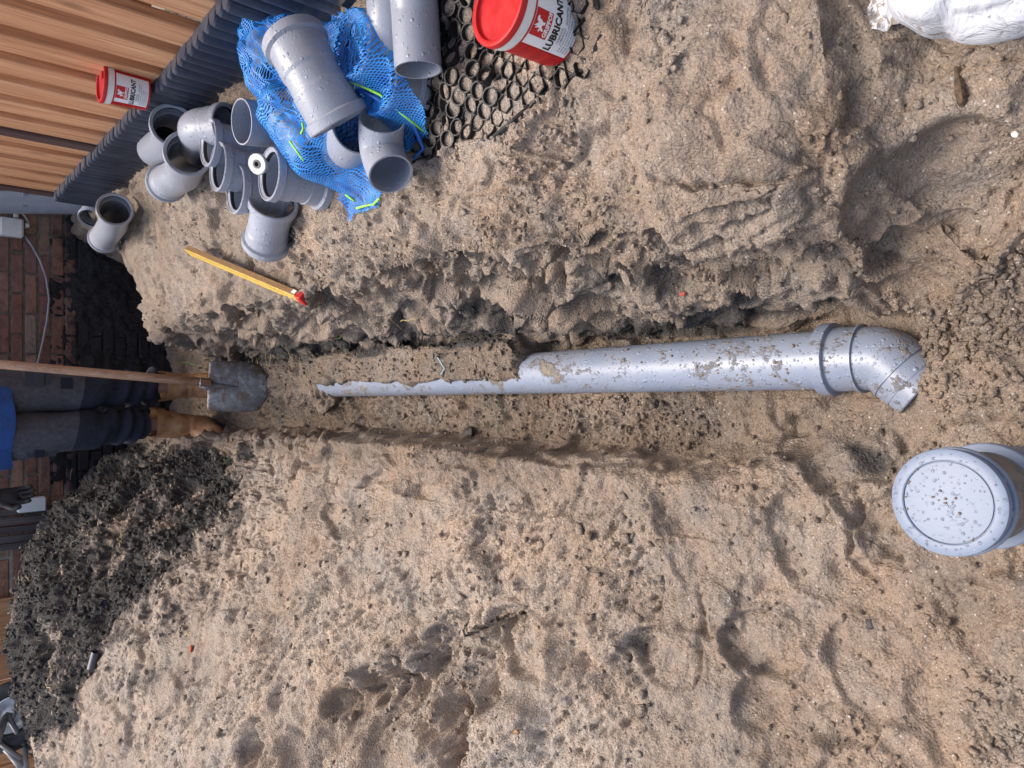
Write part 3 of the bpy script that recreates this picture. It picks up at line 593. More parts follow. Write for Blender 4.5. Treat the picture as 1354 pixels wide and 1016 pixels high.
tn = fbm(txr, o0, tzr, 7, 4, 401)+.5*fbm(txr, o0, tzr, 38, 3, 403); ty_ = -(.004+.020*np.clip(tn+.30-1.6*np.clip(tzr-.42, 0, 1)*2.2, -1.2, 1.2))
TM = simple('black_earth_coat', (.020, .019, .021), .9, .75, 60, .010, 140); nxx, nzz = TX.shape[1], TX.shape[0]
link_mesh('earth_coat', [(a-wall.location.x, b_-.012+.0, c) for a, b_, c in zip(txr, ty_, tzr)], [(j_*nxx+i_, j_*nxx+i_+1, (j_+1)*nxx+i_+1, (j_+1)*nxx+i_) for j_ in range(nzz-1) for i_ in range(nxx-1)], TM, wall)
# wooden boards beyond the heap on the left
lf_ = thing('plank_screen', 'orange brown plank screen behind the dark soil heap at the far left', 'fence', (-1.8, 4.47, .3))
b = MB(); b.box((-.068, -.012, 0), (.068, .012, 1.3), bev=.003); plank_me = mesh_of(b, 'plank', wood_material('orange_plank_wood', (.42, .18, .075), (.62, .30, .135), (.75, .42, .22)))
for i in range(14): child('plank', plank_me, lf_, (-1.10-i*.142, 4.455+random.uniform(-.004, .004), .3), (0, random.uniform(-.01, .01), 0))
b = MB(); b.box((-1.2, .003, .15), (.7, .018, .22)); b.box((-1.2, .003, 1.0), (.7, .018, 1.07)); b.build('rail', WOOD_D, lf_)

# ------------------------------------------------------------------ pipe fittings
def ring_fit(parent, stations_fn, name='body', mat=None): pass
def rounded_path(pts, rad, n=9):
    pts = [Vector(p) for p in pts]; out = [pts[0]]
    for a, c, d in zip(pts[:-2], pts[1:-1], pts[2:]):
        u, v = (a-c).normalized(), (d-c).normalized(); ang = u.angle(v); L = min(rad/math.tan(ang/2), .48*(a-c).length if len(pts) > 3 else .9*(a-c).length, .9*(d-c).length)
        p0, p1 = c+u*L, c+v*L
        out += [p0*(1-t)**2+c*2*t*(1-t)+p1*t*t for t in [i/n for i in range(n+1)]]
    out.append(pts[-1]); return out
def at_len(path, s):
    for a, b in zip(path[:-1], path[1:]):
        L = (b-a).length
        if s <= L: return a+(b-a)*(s/L if L else 0)
        s -= L
    return path[-1]+(path[-1]-path[-2]).normalized()*s
def fitting(name, label, pts, r=.0555, wall=.0035, sockets=(True, True), rad=.07, cat='pipe fitting', mat=None, group='loose grey pipe fittings', flange=.0075, slen=.055, inner=True):
    """a hollow fitting along a path; a socket end is wider, with a bead that holds a rubber ring"""
    mat = mat or PVC; path = rounded_path(pts, rad) if len(pts) > 2 else [Vector(p) for p in pts]
    L = sum((b-a).length for a, b in zip(path[:-1], path[1:])); N = max(24, int(L/.006)); ss = [L*i/N for i in range(N+1)]
    cut = set(ss)
    for e, so in enumerate(sockets):
        if so:
            for d in (.0005, .002, .020, .0215, .026, slen, slen+.006): cut.add(d if e == 0 else L-d)
    ss = sorted(x for x in cut if 0 <= x <= L); P3 = [at_len(path, x) for x in ss]; fr = frames(P3)
    def outer(x):
        v = r
        for e, so in enumerate(sockets):
            d = x if e == 0 else L-x
            if so:
                if d < .001: v = max(v, r+.003+flange-.0015)
                elif d <= .0205: v = max(v, r+.003+flange)
                elif d <= .0225: v = max(v, r+.003+flange-.003)
                elif d <= slen+.001: v = max(v, r+.003)
        return v
    org = P3[0].copy() if P3[0].z < P3[-1].z else P3[-1].copy()
    root = thing(name, label, cat, org, group)
    st = [(p-org, a, b2, outer(x)) for (p, a, b2), x in zip(fr, ss)]
    si = [(p-org, a, b2, (r+.003+flange-.004) if any(so and (x if e == 0 else L-x) < .003 for e, so in enumerate(sockets)) else r-wall+(.003 if any(so and (x if e == 0 else L-x) < slen for e, so in enumerate(sockets)) else 0)) for (p, a, b2), x in zip(fr, ss)][::-1]
    v, f = sweep(st+si, 44, True); f = [q[::-1] for q in f]
    link_mesh('body', v, f, mat, root)
    m = root.children[0].data; m.set_sharp_from_angle(angle=math.radians(38))
    for e, so in enumerate(sockets):
        if so:
            i = 0 if e == 0 else len(P3)-1; sgn = 1 if e == 0 else -1; t = (at_len(path, .02)-at_len(path, 0)).normalized() if e == 0 else (at_len(path, L-.02)-at_len(path, L)).normalized()
            p, a, b2 = fr[i]; stn = []
            for q in range(9):
                th = 2*math.pi*q/8; stn.append((p-org+t*(.0115+.0065*math.cos(th)), a, b2, r-.0005+.003*1+.0045*math.sin(th)))
            v, f = sweep(stn, 40); link_mesh('rubber_seal', v, f, RUBBER, root)
    return root
# the buried sewer pipe
pipe = thing('sewer_pipe', 'long grey pipe lying muddy in the trench with an elbow at its near end', 'pipe', (.053, .58, .045))
po = pipe.location
def tube_mesh(name, pts, rs, mat, parent, seg=56, org=None):
    pts = [Vector(p) for p in pts]; fr = frames(pts); v, f = sweep([(p-(org or po), a, b2, r) for (p, a, b2), r in zip(fr, rs)], seg); f = [q[::-1] for q in f]; o = link_mesh(name, v, f, mat, parent); o.data.set_sharp_from_angle(angle=math.radians(35)); return o
n = 60; tube_mesh('tube', [Vector((.053, .58, .045)).lerp(Vector((.040, 2.75, .05)), i/n) for i in range(n+1)], [.055]*(n+1), PVC_DIRTY, pipe)
ax = Vector((.053, .602, .045)); ay = Vector((-.005, -1, -.002)).normalized()
prof = [(0, .0560), (.0003, .0655), (.0012, .0675), (.022, .0675), (.0235, .0655), (.0245, .0605), (.026, .0595), (.064, .0595), (.067, .058), (.071, .0565)]
coll = [ax+ay*s for s, _ in prof]
tube_mesh('collar', coll[:7], [r for _, r in prof[:7]], PVC_ELBOW, pipe)
end = ax+ay*.071
c1 = ax+ay*.105; d2 = Vector((-.68, -.72, -.12)).normalized(); c2 = c1+d2*.086
pth = rounded_path([ax+ay*.026, c1, c2], .05, 10); rr = []
for i, p in enumerate(pth): rr.append(.0592 if (p-ax).length < .068 else .0562)
LL = len(pth); tube_mesh('elbow', pth[:-1]+[c1+d2*.062, c1+d2*.0621, c2-d2*.002, c2, c2, c2], rr[:-1]+[.0562, .0550, .0550, .0535, .0505, .001], PVC_ELBOW, pipe)
for q_, ra_ in ((c1+d2*.034, .0575), (ax+ay*.070, .0605)):
    dd_ = d2 if ra_ < .06 else ay; tube_mesh('bead', [q_-dd_*.003, q_-dd_*.002, q_+dd_*.002, q_+dd_*.003], [.0555, ra_+.0012, ra_+.0012, .0555], PVC_ELBOW, pipe)
# drops and mud scabs on it are in its material; a few mud crumbs lie on top
mv = []; mf = []
for i in range(45):
    y = .62+.72*random.random()**1.0; th = random.uniform(.1, 2.9); r = random.uniform(.0012, .0042)
    if random.random() < .5: y = random.gauss(.80, .12); th = random.gauss(1.5, .35)
    if y < .62 or y > 1.36: continue
    c = Vector((.0535+math.cos(th)*.0552, y, .045+math.sin(th)*.0552))-po; n0 = len(mv); mv += [c+Vector(p)*r*random.uniform(.7, 1.3)*1.0 for p in IV]; mf += [tuple(int(a)+n0 for a in t) for t in IF]
kind(link_mesh('mud', mv, mf, simple('mud', (.17, .13, .095), .9, .3, 90, .001), pipe), 'stuff')

# the capped riser in the foreground
cpt = P(1271, 680, .42); rise = thing('capped_riser', 'upright grey riser pipe closed by a round wet cap in the foreground', 'pipe', (cpt.x, cpt.y, .10))
def lathe_at(name, prof, mat, parent, seg=64, tilt=None, sharp=30):
    v = []; m = len(prof)
    for r, z in prof: v += [Vector((r*math.cos(2*math.pi*k/seg), r*math.sin(2*math.pi*k/seg), z)) for k in range(seg)]
    if tilt is not None: v = [tilt @ p for p in v]
    f = [(i*seg+k, i*seg+(k+1) % seg, (i+1)*seg+(k+1) % seg, (i+1)*seg+k) for i in range(m-1) for k in range(seg)]
    o = link_mesh(name, v, f, mat, parent); o.data.set_sharp_from_angle(angle=math.radians(sharp)); return o
T = Matrix.Rotation(math.radians(-3), 3, 'X') @ Matrix.Rotation(math.radians(2), 3, 'Y')
lathe_at('cap', [(.0001, .3135), (.046, .3140), (.0472, .3138), (.0476, .3118), (.0482, .3118), (.0486, .3142), (.0500, .3152), (.0600, .3152), (.0622, .3140), (.0628, .3120), (.0625, .3040), (.0600, .3020), (.0575, .3015), (.0570, .2900)], PVC_CAP, rise, 72, T)
lathe_at('cap_rim', [(.0570, .2960), (.0635, .2955), (.0645, .2940), (.0645, .2890), (.0630, .2875), (.0575, .2870)], PVC_CAP, rise, 72, T)
for k in range(10):
    b = MB(); a = k*.628+.2; b.box((.0565, -.004, .2950), (.0622, .004, .3035), Matrix.Rotation(a, 4, 'Z'), .001); b.v = [T @ v for v in b.v]; b.build('clip', PVC_CAP, rise)
lathe_at('riser_tube', [(.0560, .2880), (.0560, .02), (.0560, -.06)], pvc_material('silty_grey_pvc', (.20, .19, .18), 1.6, False), rise, 60, T)
lathe_at('socket_collar', [(.0560, .1950), (.0655, .1935), (.067, .192), (.067, .172), (.0655, .1700), (.062, .168), (.0605, .08), (.0605, -.05)], PVC_CAP, rise, 64, T)
# real water drops on the cap
dropm = NB('water'); dropm.out((1., 1., 1.), .02, Transmission_Weight=1.0, IOR=1.33)
def drop_stuff(parent, pts, mat=None):
    v = []; f = []; hem = [(r*math.cos(2*math.pi*k/7), r*math.sin(2*math.pi*k/7), z) for r, z in ((1, 0), (.85, .32), (.5, .52)) for k in range(7)]+[(0, 0, .6)]
    hf = [(i*7+k, i*7+(k+1) % 7, (i+1)*7+(k+1) % 7, (i+1)*7+k) for i in range(2) for k in range(7)]+[(14+k, 14+(k+1) % 7, 21) for k in range(7)]
    for p, nrm, r in pts:
        q = Vector(nrm).to_track_quat('Z', 'Y'); n0 = len(v); v += [p+q @ (Vector(h)*r) for h in hem]; f += [tuple(a+n0 for a in t) for t in hf]
    return kind(link_mesh('water_drops', v, f, mat or dropm.m, parent), 'stuff')
dp = []; used = []
while len(dp) < 210:
    rr_ = .0605*math.sqrt(random.random()); a = random.uniform(0, 6.283)
    if .0455 < rr_ < .051: continue
    s = random.choice([.0007, .0009, .0011, .0013, .0016, .0021]); p = Vector((rr_*math.cos(a), rr_*math.sin(a), .3141 if rr_ < .047 else .3154))
    if any((p-q).length < s+t for q, t in used): continue
    used.append((p, s)); dp.append((T @ p, T @ Vector((0, 0, 1)), s))
drop_stuff(rise, dp)
mv = []; mf = []
for i in range(24):
    a = random.uniform(0, 6.28); rr_ = random.choice([abs(random.gauss(0, .018)), .0462, .0490, .055]); r = random.uniform(.0008, .0026) if rr_ < .04 else random.uniform(.0008, .0019); c = T @ Vector((rr_*math.cos(a), rr_*math.sin(a), .3145)); n0 = len(mv)
    mv += [c+Vector((p[0]*random.uniform(.7, 1.3), p[1]*random.uniform(.7, 1.3), p[2]*.55))*r for p in IV]; mf += [tuple(int(q)+n0 for q in t) for t in IF]
kind(link_mesh('mud', mv, mf, bpy.data.materials['mud'], rise), 'stuff')

# fittings lying on the right bank
def upright(label, px, py, h=.135, lean=(0, 0), sockets=(True, True), r=.0555, **k):
    m = G(px, py, h); g = H(m.x, m.y); base = Vector((m.x, m.y, max(g, m.z-h)-.004)); top = base+Vector((lean[0], lean[1], h)); return fitting('coupling' if k.get('nm') is None else k.pop('nm'), label, [top, base], r, sockets=sockets, **k)
def at(px, py, up): return G(px, py, up)
fitting('pipe_knee', 'grey knee nearest the corrugated edging with its mouth turned to the fence', [at(229, 166, .10), at(224, 187, .075), at(204, 199, .055)], sockets=(True, False), rad=.05)
fitting('pipe_knee', 'wet grey knee at the front left of the pile with its open mouth upward', [at(248, 203, .125), at(243, 229, .065), at(219, 243, .060)], sockets=(True, True), rad=.05)
fitting('pipe_knee', 'grey knee showing its rounded back between the other knees and upright couplings', [at(302, 168, .045), at(262, 170, .085), at(262, 196, .02)], sockets=(True, False), rad=.075)
upright('upright grey coupling closest behind the rounded knee', 274, 188, .150)
upright('upright grey coupling second in the row standing on the sand', 290, 221, .140)
upright('upright grey coupling third in the row beside the fallen coupling', 309, 250, .135)
c4 = upright('upright grey coupling with a metal ring resting in its mouth', 353, 230, .150)
fitting('coupling', 'grey coupling lying on its side in front of the upright row', [at(362, 266, .062), at(351, 324, .060)])
upright('plain cut piece of grey pipe standing beside the blue mesh bag', 316, 152, .13, (-.02, -.01), (False, False), nm='pipe_offcut', cat='pipe piece')
# metal ring / tape roll in the mouth
tp = at(342, 217, .158); roll = thing('tape_roll', 'small pale tape roll lying on the mouth of an upright coupling', 'tape roll', tp)
T2 = Matrix.Rotation(.55, 3, 'X') @ Matrix.Rotation(-.35, 3, 'Y'); lathe_at('tape', [(.011, -.008), (.024, -.008), (.026, -.006), (.026, .006), (.024, .008), (.011, .008), (.011, -.008)], simple('pale_tape', (.55, .54, .52), .35), roll, 32, T2)
lathe_at('core', [(.006, -.007), (.0108, -.007), (.0108, .0095), (.006, .0095), (.006, -.007)], simple('dark_core', (.05, .05, .05), .5), roll, 24, T2)
# big bend on the blue bag, elbow at its mouth, tubes under the black tub
fitting('pipe_bend', 'large glossy grey bend lying on top of the blue mesh bag', [at(388, 52, .175), at(413, 100, .175), at(449, 163, .150)], r=.057, rad=.3, slen=.075)
fitting('pipe_elbow', 'grey elbow with two plain open mouths lying at the opening of the blue bag', [at(505, 158, .08), at(503, 198, .06), at(517, 231, .115)], sockets=(False, False), rad=.04, r=.047)
fitting('pipe_offcut', 'short grey pipe half inside the opening of the blue mesh bag', [at(474, 170, .075), at(455, 198, .03)], sockets=(False, False), cat='pipe piece')
fitting('pipe_piece', 'wet grey tube with open end lying nearest the black honeycomb grid', [at(553, 93, .060), at(549, 20, .055), at(545, -40, .050)], sockets=(False, False), cat='pipe piece', r=.045)
fitting('pipe_piece', 'wet grey tube lying just behind the other open tube at the grid', [at(515, 68, .055), at(515, 20, .055), at(514, -40, .050)], sockets=(False, False), cat='pipe piece', r=.045)
# fittings in the bag
fitting('coupling', 'grey coupling inside the blue bag standing with its mouth under the netting', [at(468, 60, .10), at(468, 60, .10)-Vector((0, 0, .10))])
fitting('coupling', 'grey coupling inside the blue bag next to the honeycomb grid', [at(502, 108, .085), at(502, 108, .085)-Vector((0, 0, .09))])
fitting('coupling', 'grey coupling inside the blue bag under the lower end of the big bend', [at(385, 150, .06), at(420, 200, .06)])
fitting('coupling', 'grey coupling inside the blue bag at the corner nearest the corrugated edging', [at(362, 55, .07), at(372, 100, .07)])
# downspout and knees at its foot
dsA = PY(-60, 266, 4.36); dsB = PY(126, 270, 4.30); ds = thing('downspout', 'grey vertical downspout at the meeting of fence and brick wall', 'downspout', dsB)
tube_mesh('tube', [dsA.lerp(dsB, i/8) for i in range(9)]+[dsB], [.056]*9+[.02], PVC, ds, 40, dsB)
b = MB(); b.box((-.07, -.02, .30), (.07, .12, .325), bev=.004); b.build('bracket', PVC_IN, ds)
kn = PY(122, 285, 3.95); fitting('pipe_knee', 'grey knee hanging at the lower end of the downspout', [PY(133, 258, 4.1), PY(128, 270, 4.06), PY(121, 290, 4.0)], sockets=(False, True), rad=.04, r=.052)
fitting('pipe_knee', 'grey knee standing on the bank edge below the downspout', [G(152, 277, .10), G(150, 296, .085), G(137, 316, .06)], sockets=(True, True), rad=.05, r=.056)

# ------------------------------------------------------------------ blue mesh bag draped over its fittings
BAGP = [(352, 45), (343, 80), (340, 120), (346, 165), (352, 195), (372, 207), (405, 222), (436, 238), (441, 268), (452, 292), (472, 280), (492, 274), (500, 248), (522, 215), (538, 190), (540, 140), (536, 100), (518, 62), (500, 35), (480, 20), (450, 12), (420, 14), (390, 18), (366, 22)]
poly = [tuple(G(a, b_, .03)[:2]) for a, b_ in BAGP]
px0, px1 = min(p[0] for p in poly)-.03, max(p[0] for p in poly)+.05; py0, py1 = min(p[1] for p in poly)-.05, max(p[1] for p in poly)+.02
st = .0045; bxs = np.arange(px0, px1, st); bys = np.arange(py0, py1, st); BX, BY = np.meshgrid(bxs, bys)
inside = np.zeros(BX.shape, bool); q = poly[-1]
for p in poly:
    cnd = ((p[1] > BY) != (q[1] > BY)) & (BX < (q[0]-p[0])*(BY-p[1])/(q[1]-p[1]+1e-12)+p[0]); inside ^= cnd; q = p
for c, r in ((at(468, 60, .10), .068), (at(502, 108, .085), .068)): inside |= np.hypot(BX-c.x, BY-c.y) < r+.03
dedge, _ = segd(BX, BY, poly+[poly[0]])
for c, r in ((at(468, 60, .10), .068), (at(502, 108, .085), .068)): dedge = np.where(np.hypot(BX-c.x, BY-c.y) < r+.018, np.maximum(dedge, .03), dedge)
gz = np.array([[H(x, y) for x in bxs] for y in bys])
obst = gz+.004
def cap_under(A, B, r):
    d = B-A; L = d.x*d.x+d.y*d.y+1e-9; t = np.clip(((BX-A.x)*d.x+(BY-A.y)*d.y)/L, 0, 1); dd = (BX-A.x-t*d.x)**2+(BY-A.y-t*d.y)**2
    return np.where(dd < r*r, A.z+t*d.z+np.sqrt(np.clip(r*r-dd, 0, None)), -9)
def disc_under(c, r, top): return np.where((BX-c.x)**2+(BY-c.y)**2 < r*r, top, -9)
for A, B, r in ((at(385, 150, .06), at(420, 200, .06), .072), (at(362, 55, .07), at(372, 100, .07), .075), (at(400, 60, .03), at(450, 160, .03), .085)): obst = np.maximum(obst, cap_under(A, B, r))
for (A, r) in ((at(468, 60, .10), .068), (at(502, 108, .085), .068)):
    c = A+Vector((.0, -.0, 0)); dd = np.hypot(BX-c.x, BY-c.y); obst = np.where(dd < r, np.maximum(obst, c.z+.007-.022*np.clip(1-(dd/r)**2, 0, 1)**.7), obst); inside |= dd < r+.035
top = np.maximum(obst, gz+.055*sst(0, .05, dedge)); zc = top.copy()
for it in range(70):
    a = .25*(np.roll(zc, 1, 0)+np.roll(zc, -1, 0)+np.roll(zc, 1, 1)+np.roll(zc, -1, 1))-.0007
    zc = np.maximum(obst, np.where(dedge < .012, gz+.006, a))
wr = fbm(BX, BY, BX*0, 16, 3, 201); wr2 = fbm(BX*.6+BY*.4, BY*1.7-BX, BX*0, 40, 2, 203)
zc = zc+.010*np.abs(wr)*sst(0, .04, dedge)+.004*wr2*sst(0, .03, dedge)+.004
bid = -np.ones(BX.shape, int); bid[inside] = np.arange(inside.sum()); V = np.stack([BX[inside], BY[inside], zc[inside]], 1)
qd = np.stack([bid[:-1, :-1], bid[:-1, 1:], bid[1:, 1:], bid[1:, :-1]], -1).reshape(-1, 4); qd = qd[(qd >= 0).all(1)]
def net_material():
    b = NB('blue_netting'); uvm = b.new('Attribute', attribute_name='weave').outputs['Vector']; sx = b.new('SeparateXYZ'); b.link(uvm, sx.inputs[0])
    def line(s): return b.math('LESS_THAN', b.math('FRACT', b.math('MULTIPLY', s, 1/.0056)), .36)
    m = b.math('MAXIMUM', line(sx.outputs[0]), line(sx.outputs[1])); n = b.noise(uvm, 25, 4)
    dense = b.mapr(b.noise(uvm, 11, 3, .6), .58, .70)
    m = b.math('MAXIMUM', m, b.math('MULTIPLY', dense, .8))
    c = b.ramp(n, [(.3, (.012, .16, .58)), (.7, (.035, .32, .82))])
    b.out(c, .55, b.bump(m, .002)); tr = b.new('BsdfTransparent'); mx = b.new('MixShader'); b.link(m, mx.inputs[0]); b.link(tr.outputs[0], mx.inputs[1]); b.link(b.b.outputs[0], mx.inputs[2]); b.link(mx.outputs[0], b.n['Material Output'].inputs[0]); return b.m
bag = thing('mesh_bag', 'crumpled blue mesh bag full of grey pipe fittings on the right bank', 'bag', (float(np.mean(V[:, 0])), float(np.mean(V[:, 1])), float(V[:, 2].min())))
NET = net_material(); bo = np.array(bag.location)
net = np_mesh('netting', V-bo, qd, np.ones((len(V), 4), np.float32), NET); net.parent = bag
# weave coordinates follow the cloth length, turned a little
dzx_ = np.gradient(zc, st, axis=1); dzy_ = np.gradient(zc, st, axis=0); ulen = np.cumsum(np.sqrt(1+dzx_**2)*st, 1); vlen = np.cumsum(np.sqrt(1+dzy_**2)*st, 0)
zz_ = zc-gz; wv = np.stack([BX[inside]*.94+BY[inside]*.34+.7*zz_[inside], BY[inside]*.94-BX[inside]*.34-.6*zz_[inside], np.zeros(inside.sum())], 1).astype(np.float32)
a = net.data.attributes.new('weave', 'FLOAT_VECTOR', 'POINT'); a.data.foreach_set('vector', wv.ravel())
LIME = simple('lime_cord', (.32, .75, .06), .5, .15)
def bagz(x, y):
    i = int(np.clip((x-px0)/st, 0, len(bxs)-1)); j = int(np.clip((y-py0)/st, 0, len(bys)-1)); return float(zc[j, i])
for pl in ([(487, 119), (500, 120), (512, 124), (524, 132), (533, 150), (537, 168)], [(437, 172), (439, 180), (441, 188)], [(438, 200), (440, 210), (443, 222)], [(451, 272), (460, 268), (470, 266), (478, 258)], [(473, 132), (477, 142)], [(442, 255), (446, 262)]):
    b = MB(); pp = []
    for a_, c_ in pl: g = G(a_, c_, .06); pp.append(Vector((g.x, g.y, bagz(g.x, g.y)+.004)))
    b.tube([p-bag.location for p in pp], .0026, 6); b.build('drawstring', LIME, bag, True)
# rolled hem of the opening
b = MB(); pp = []
for a_, c_ in [(470, 168), (462, 160), (475, 140), (488, 126), (505, 128), (522, 138), (534, 160), (537, 190), (528, 205)]: g = G(a_, c_, .06); pp.append(Vector((g.x, g.y, bagz(g.x, g.y)+.006))-bag.location)
b.tube(pp, .0042, 8); b.build('hem', simple('blue_hem', (.012, .10, .40), .5), bag, True)

# ------------------------------------------------------------------ lubricant pots
RED = simple('red_plastic', (.44, .010, .013), .38, .12, 40); WHITE = simple('white_plastic', (.72, .72, .70), .35, .06, 40); LABW = simple('white_label', (.78, .78, .78), .4, .03); LABR = simple('red_label', (.50, .010, .014), .35, .06); INK = simple('black_ink', (.012, .012, .012), .5, .1); INKR = simple('dark_red_ink', (.17, .006, .006), .5, .1)
FONT = bpy.data.fonts.load('<builtin>')
def text_mesh(body, size, offs=0.0):
    cu = bpy.data.curves.new('t', 'FONT'); cu.body = body; cu.size = size; cu.offset = offs; cu.fill_mode = 'FRONT'; cu.resolution_u = 2
    o = bpy.data.objects.new('t', cu); COL.objects.link(o); bpy.context.view_layer.update(); dg = bpy.context.evaluated_depsgraph_get(); me = o.evaluated_get(dg).to_mesh()
    v = [x.co.copy() for x in me.vertices]; f = [tuple(p.vertices) for p in me.polygons]; o.evaluated_get(dg).to_mesh_clear(); bpy.data.objects.remove(o); bpy.data.curves.remove(cu); return v, f
def pot(label, base, face, s=1.0, roll=0.0):
    root = thing('lubricant_pot', label, 'pot', base, 'pots of pipe lubricant'); R0, R1, Hh = .0485*s, .0525*s, .118*s
    def rad(z): return R0+(R1-R0)*z/Hh
    def on(u, z, lift=.0004): a = face+u/R0; r = rad(z)+lift; return Vector((r*math.cos(a), r*math.sin(a), z))
    lathe_at('tub', [(.001, .003*s), (R0*.92, .003*s), (R0*.95, 0), (R0*.99, .001*s), (R0, .004*s), (rad(.094*s), .094*s)], LABR, root, 56)
    lathe_at('rim', [(rad(.094*s), .094*s), (R1+.0012, .0945*s), (R1+.002, .097*s), (R1+.002, .110*s), (R1, .111*s)], WHITE, root, 56)
    lathe_at('lid', [(.0005, .114*s), (R1*.55, .1135*s), (R1*.86, .1135*s), (R1*.89, .115*s), (R1*.90, .1205*s), (R1*.96, .1215*s), (R1*1.05, .1205*s), (R1*1.07, .118*s), (R1*1.07, .111*s), (R1*1.0, .110*s)], RED, root, 64)
    b = MB(); b.box((-.008*s, R1*.2, .1135*s), (.008*s, R1*.9, .1195*s), Matrix.Rotation(face+.4, 4, 'Z'), .0015*s); b.build('lid_tab', RED, root)
    def patch(name, u0, u1, z0, z1, mat, lift, parent=root, n=24):
        v = []; m = 3
        for i in range(n+1):
            for j in range(m+1): v.append(on(u0+(u1-u0)*i/n, z0+(z1-z0)*j/m, lift))
        f = [(i*(m+1)+j, (i+1)*(m+1)+j, (i+1)*(m+1)+j+1, i*(m+1)+j+1) for i in range(n) for j in range(m)]; return link_mesh(name, v, f, mat, parent)
    w = .036*s; lab = patch('label', -w, w*1.25, .006*s, .090*s, LABW, .0004)
    patch('emblem_panel', -.022*s, .012*s, .058*s, .0895*s, LABR, .0008, lab)
    def put(name, body, size, u, z, mat, offs=0., lift=.0010, sx=1.0):
        v, f = text_mesh(body, size, offs); return link_mesh(name, [on(u+p.x*sx, z+p.y, lift) for p in v], f, mat, lab, False)
    put('lettering', 'GRIFFON', .0095*s, -.020*s, .0605*s, LABW, .0004*s, .0012, .9)
    put('lettering', 'LUBRICANT', .0165*s, -.034*s, .041*s, INK, .0007*s, .0010, .80)
    put('lettering', 'GLIJMIDDEL\nLUBRIFIANT - GLEITMITTEL', .0052*s, -.020*s, .034*s, INK, 0., .0010, .8)
    for i, (t, u) in enumerate((('FOR PLASTIC PIPES AND FITTINGS', -.030), ('VOOR KUNSTSTOF BUIZEN', -.030), ('POUR TUBES EN PLASTIQUE', -.030), ('FUR KUNSTSTOFFROHRE', -.030))): put('small_print', t, .0038*s, u*s, (.024-.005*i)*s, INK, 0., .0010, .95)
    # emblem: a small winged beast cut in white
    sh = [(-.010, .0), (-.0075, 0), (-.006, .004), (-.003, .004), (-.002, 0), (.001, 0), (.0005, .005), (.003, .008), (.003, .012), (.006, .0125), (.0065, .0145), (.0035, .0165), (.0005, .0155), (-.001, .012), (-.003, .014), (-.006, .0185), (-.0055, .013), (-.0085, .0155), (-.007, .010), (-.0075, .007), (-.0105, .009), (-.0115, .006), (-.009, .006)]
    link_mesh('emblem', [on((-.0035+x*1.05)*s, (.0695+z*1.0)*s, .0012) for x, z in sh], [tuple(range(len(sh)))], LABW, lab, False)
    side = patch('side_print', -w*2.1, -w*1.06, .010*s, .086*s, LABR, .0006)
    for i in range(3):
        v, f = text_mesh('\n'.join(['Gebruik: reinig de buis', 'breng dun aan op rubber', 'schuif de delen ineen', 'bewaar koel en droog']), .0042*s); link_mesh('small_print', [on(-w*2.02+p.x*.82, (.078-.025*i)*s+p.y, .0011) for p in v], f, INKR, side, False)
    return root
pb = G(757, 60, .0); pot('larger red and white lubricant pot standing on the black honeycomb grid', Vector((pb.x+.035, pb.y+.035, H(pb.x, pb.y)-.004)), math.radians(-118), 1.12)
pz = .788; ps = P(194, 121, pz); pot('small red and white lubricant pot standing on top of the corrugated edging', Vector((fence_x(ps.y)-.045, ps.y, pz)), math.radians(-122), 1.0)

# ------------------------------------------------------------------ black honeycomb grid, black tub, white sack
grid = thing('honeycomb_grid', 'black plastic honeycomb ground grid half buried in the sand', 'ground grid', G(680, 120, 0))
BLK = simple('black_plastic', (.007, .007, .008), .55, .4, 50, .001)
hexr = .0175
def hex_mesh(round_):
    n = 12 if round_ else 6; v = []; f = []; ro, ri, h = hexr*1.0, hexr*(.84 if round_ else .92), .011
    for z, r in ((-.012, ro), (h, ro), (h, ri), (-.012, ri)): v += [(r*math.cos(2*math.pi*k/n+math.pi/6), r*math.sin(2*math.pi*k/n+math.pi/6), z) for k in range(n)]
    f = [(i*n+k, i*n+(k+1) % n, ((i+1) % 4)*n+(k+1) % n, ((i+1) % 4)*n+k) for i in range(4) for k in range(n)]
    b = MB(); b.add(v, f); return mesh_of(b, 'cell', BLK)
hx, hr = hex_mesh(False), hex_mesh(True)
def inpoly(x, y, pl):
    c = False; q = pl[-1]
    for p in pl:
        if (p[1] > y) != (q[1] > y) and x < (q[0]-p[0])*(y-p[1])/(q[1]-p[1]+1e-12)+p[0]: c = not c
        q = p
    return c
gcx, gcy = grid.location.x, grid.location.y; A0 = .5; cnt = 0
for i in range(-22, 23):
    for j in range(-22, 23):
        lx = hexr*1.5*1.17*i*1.0; ly = hexr*math.sqrt(3)*(j+.5*(i % 2))*1.02; x = gcx+lx*math.cos(A0)-ly*math.sin(A0); y = gcy+lx*math.sin(A0)+ly*math.cos(A0)
        if not inpoly(x, y, GP) or cnt >= 295: continue
        z = H(x, y); s = .02; tx, ty = (H(x+s, y)-H(x-s, y))/(2*s), (H(x, y+s)-H(x, y-s))/(2*s)
        left = (x-gcx)*.2+(y-gcy) > .05; sink = -.0075+.0025*math.sin(x*23)*math.cos(y*19)+random.uniform(-.001, .001)+(.002 if not left else .0045)
        child('cell', hr if left else hx, grid, (x, y, z+sink), (max(-.4, min(.4, math.atan(ty)))*.85, -max(-.4, min(.4, math.atan(tx)))*.85, A0)); cnt += 1
b = MB(); pp = []
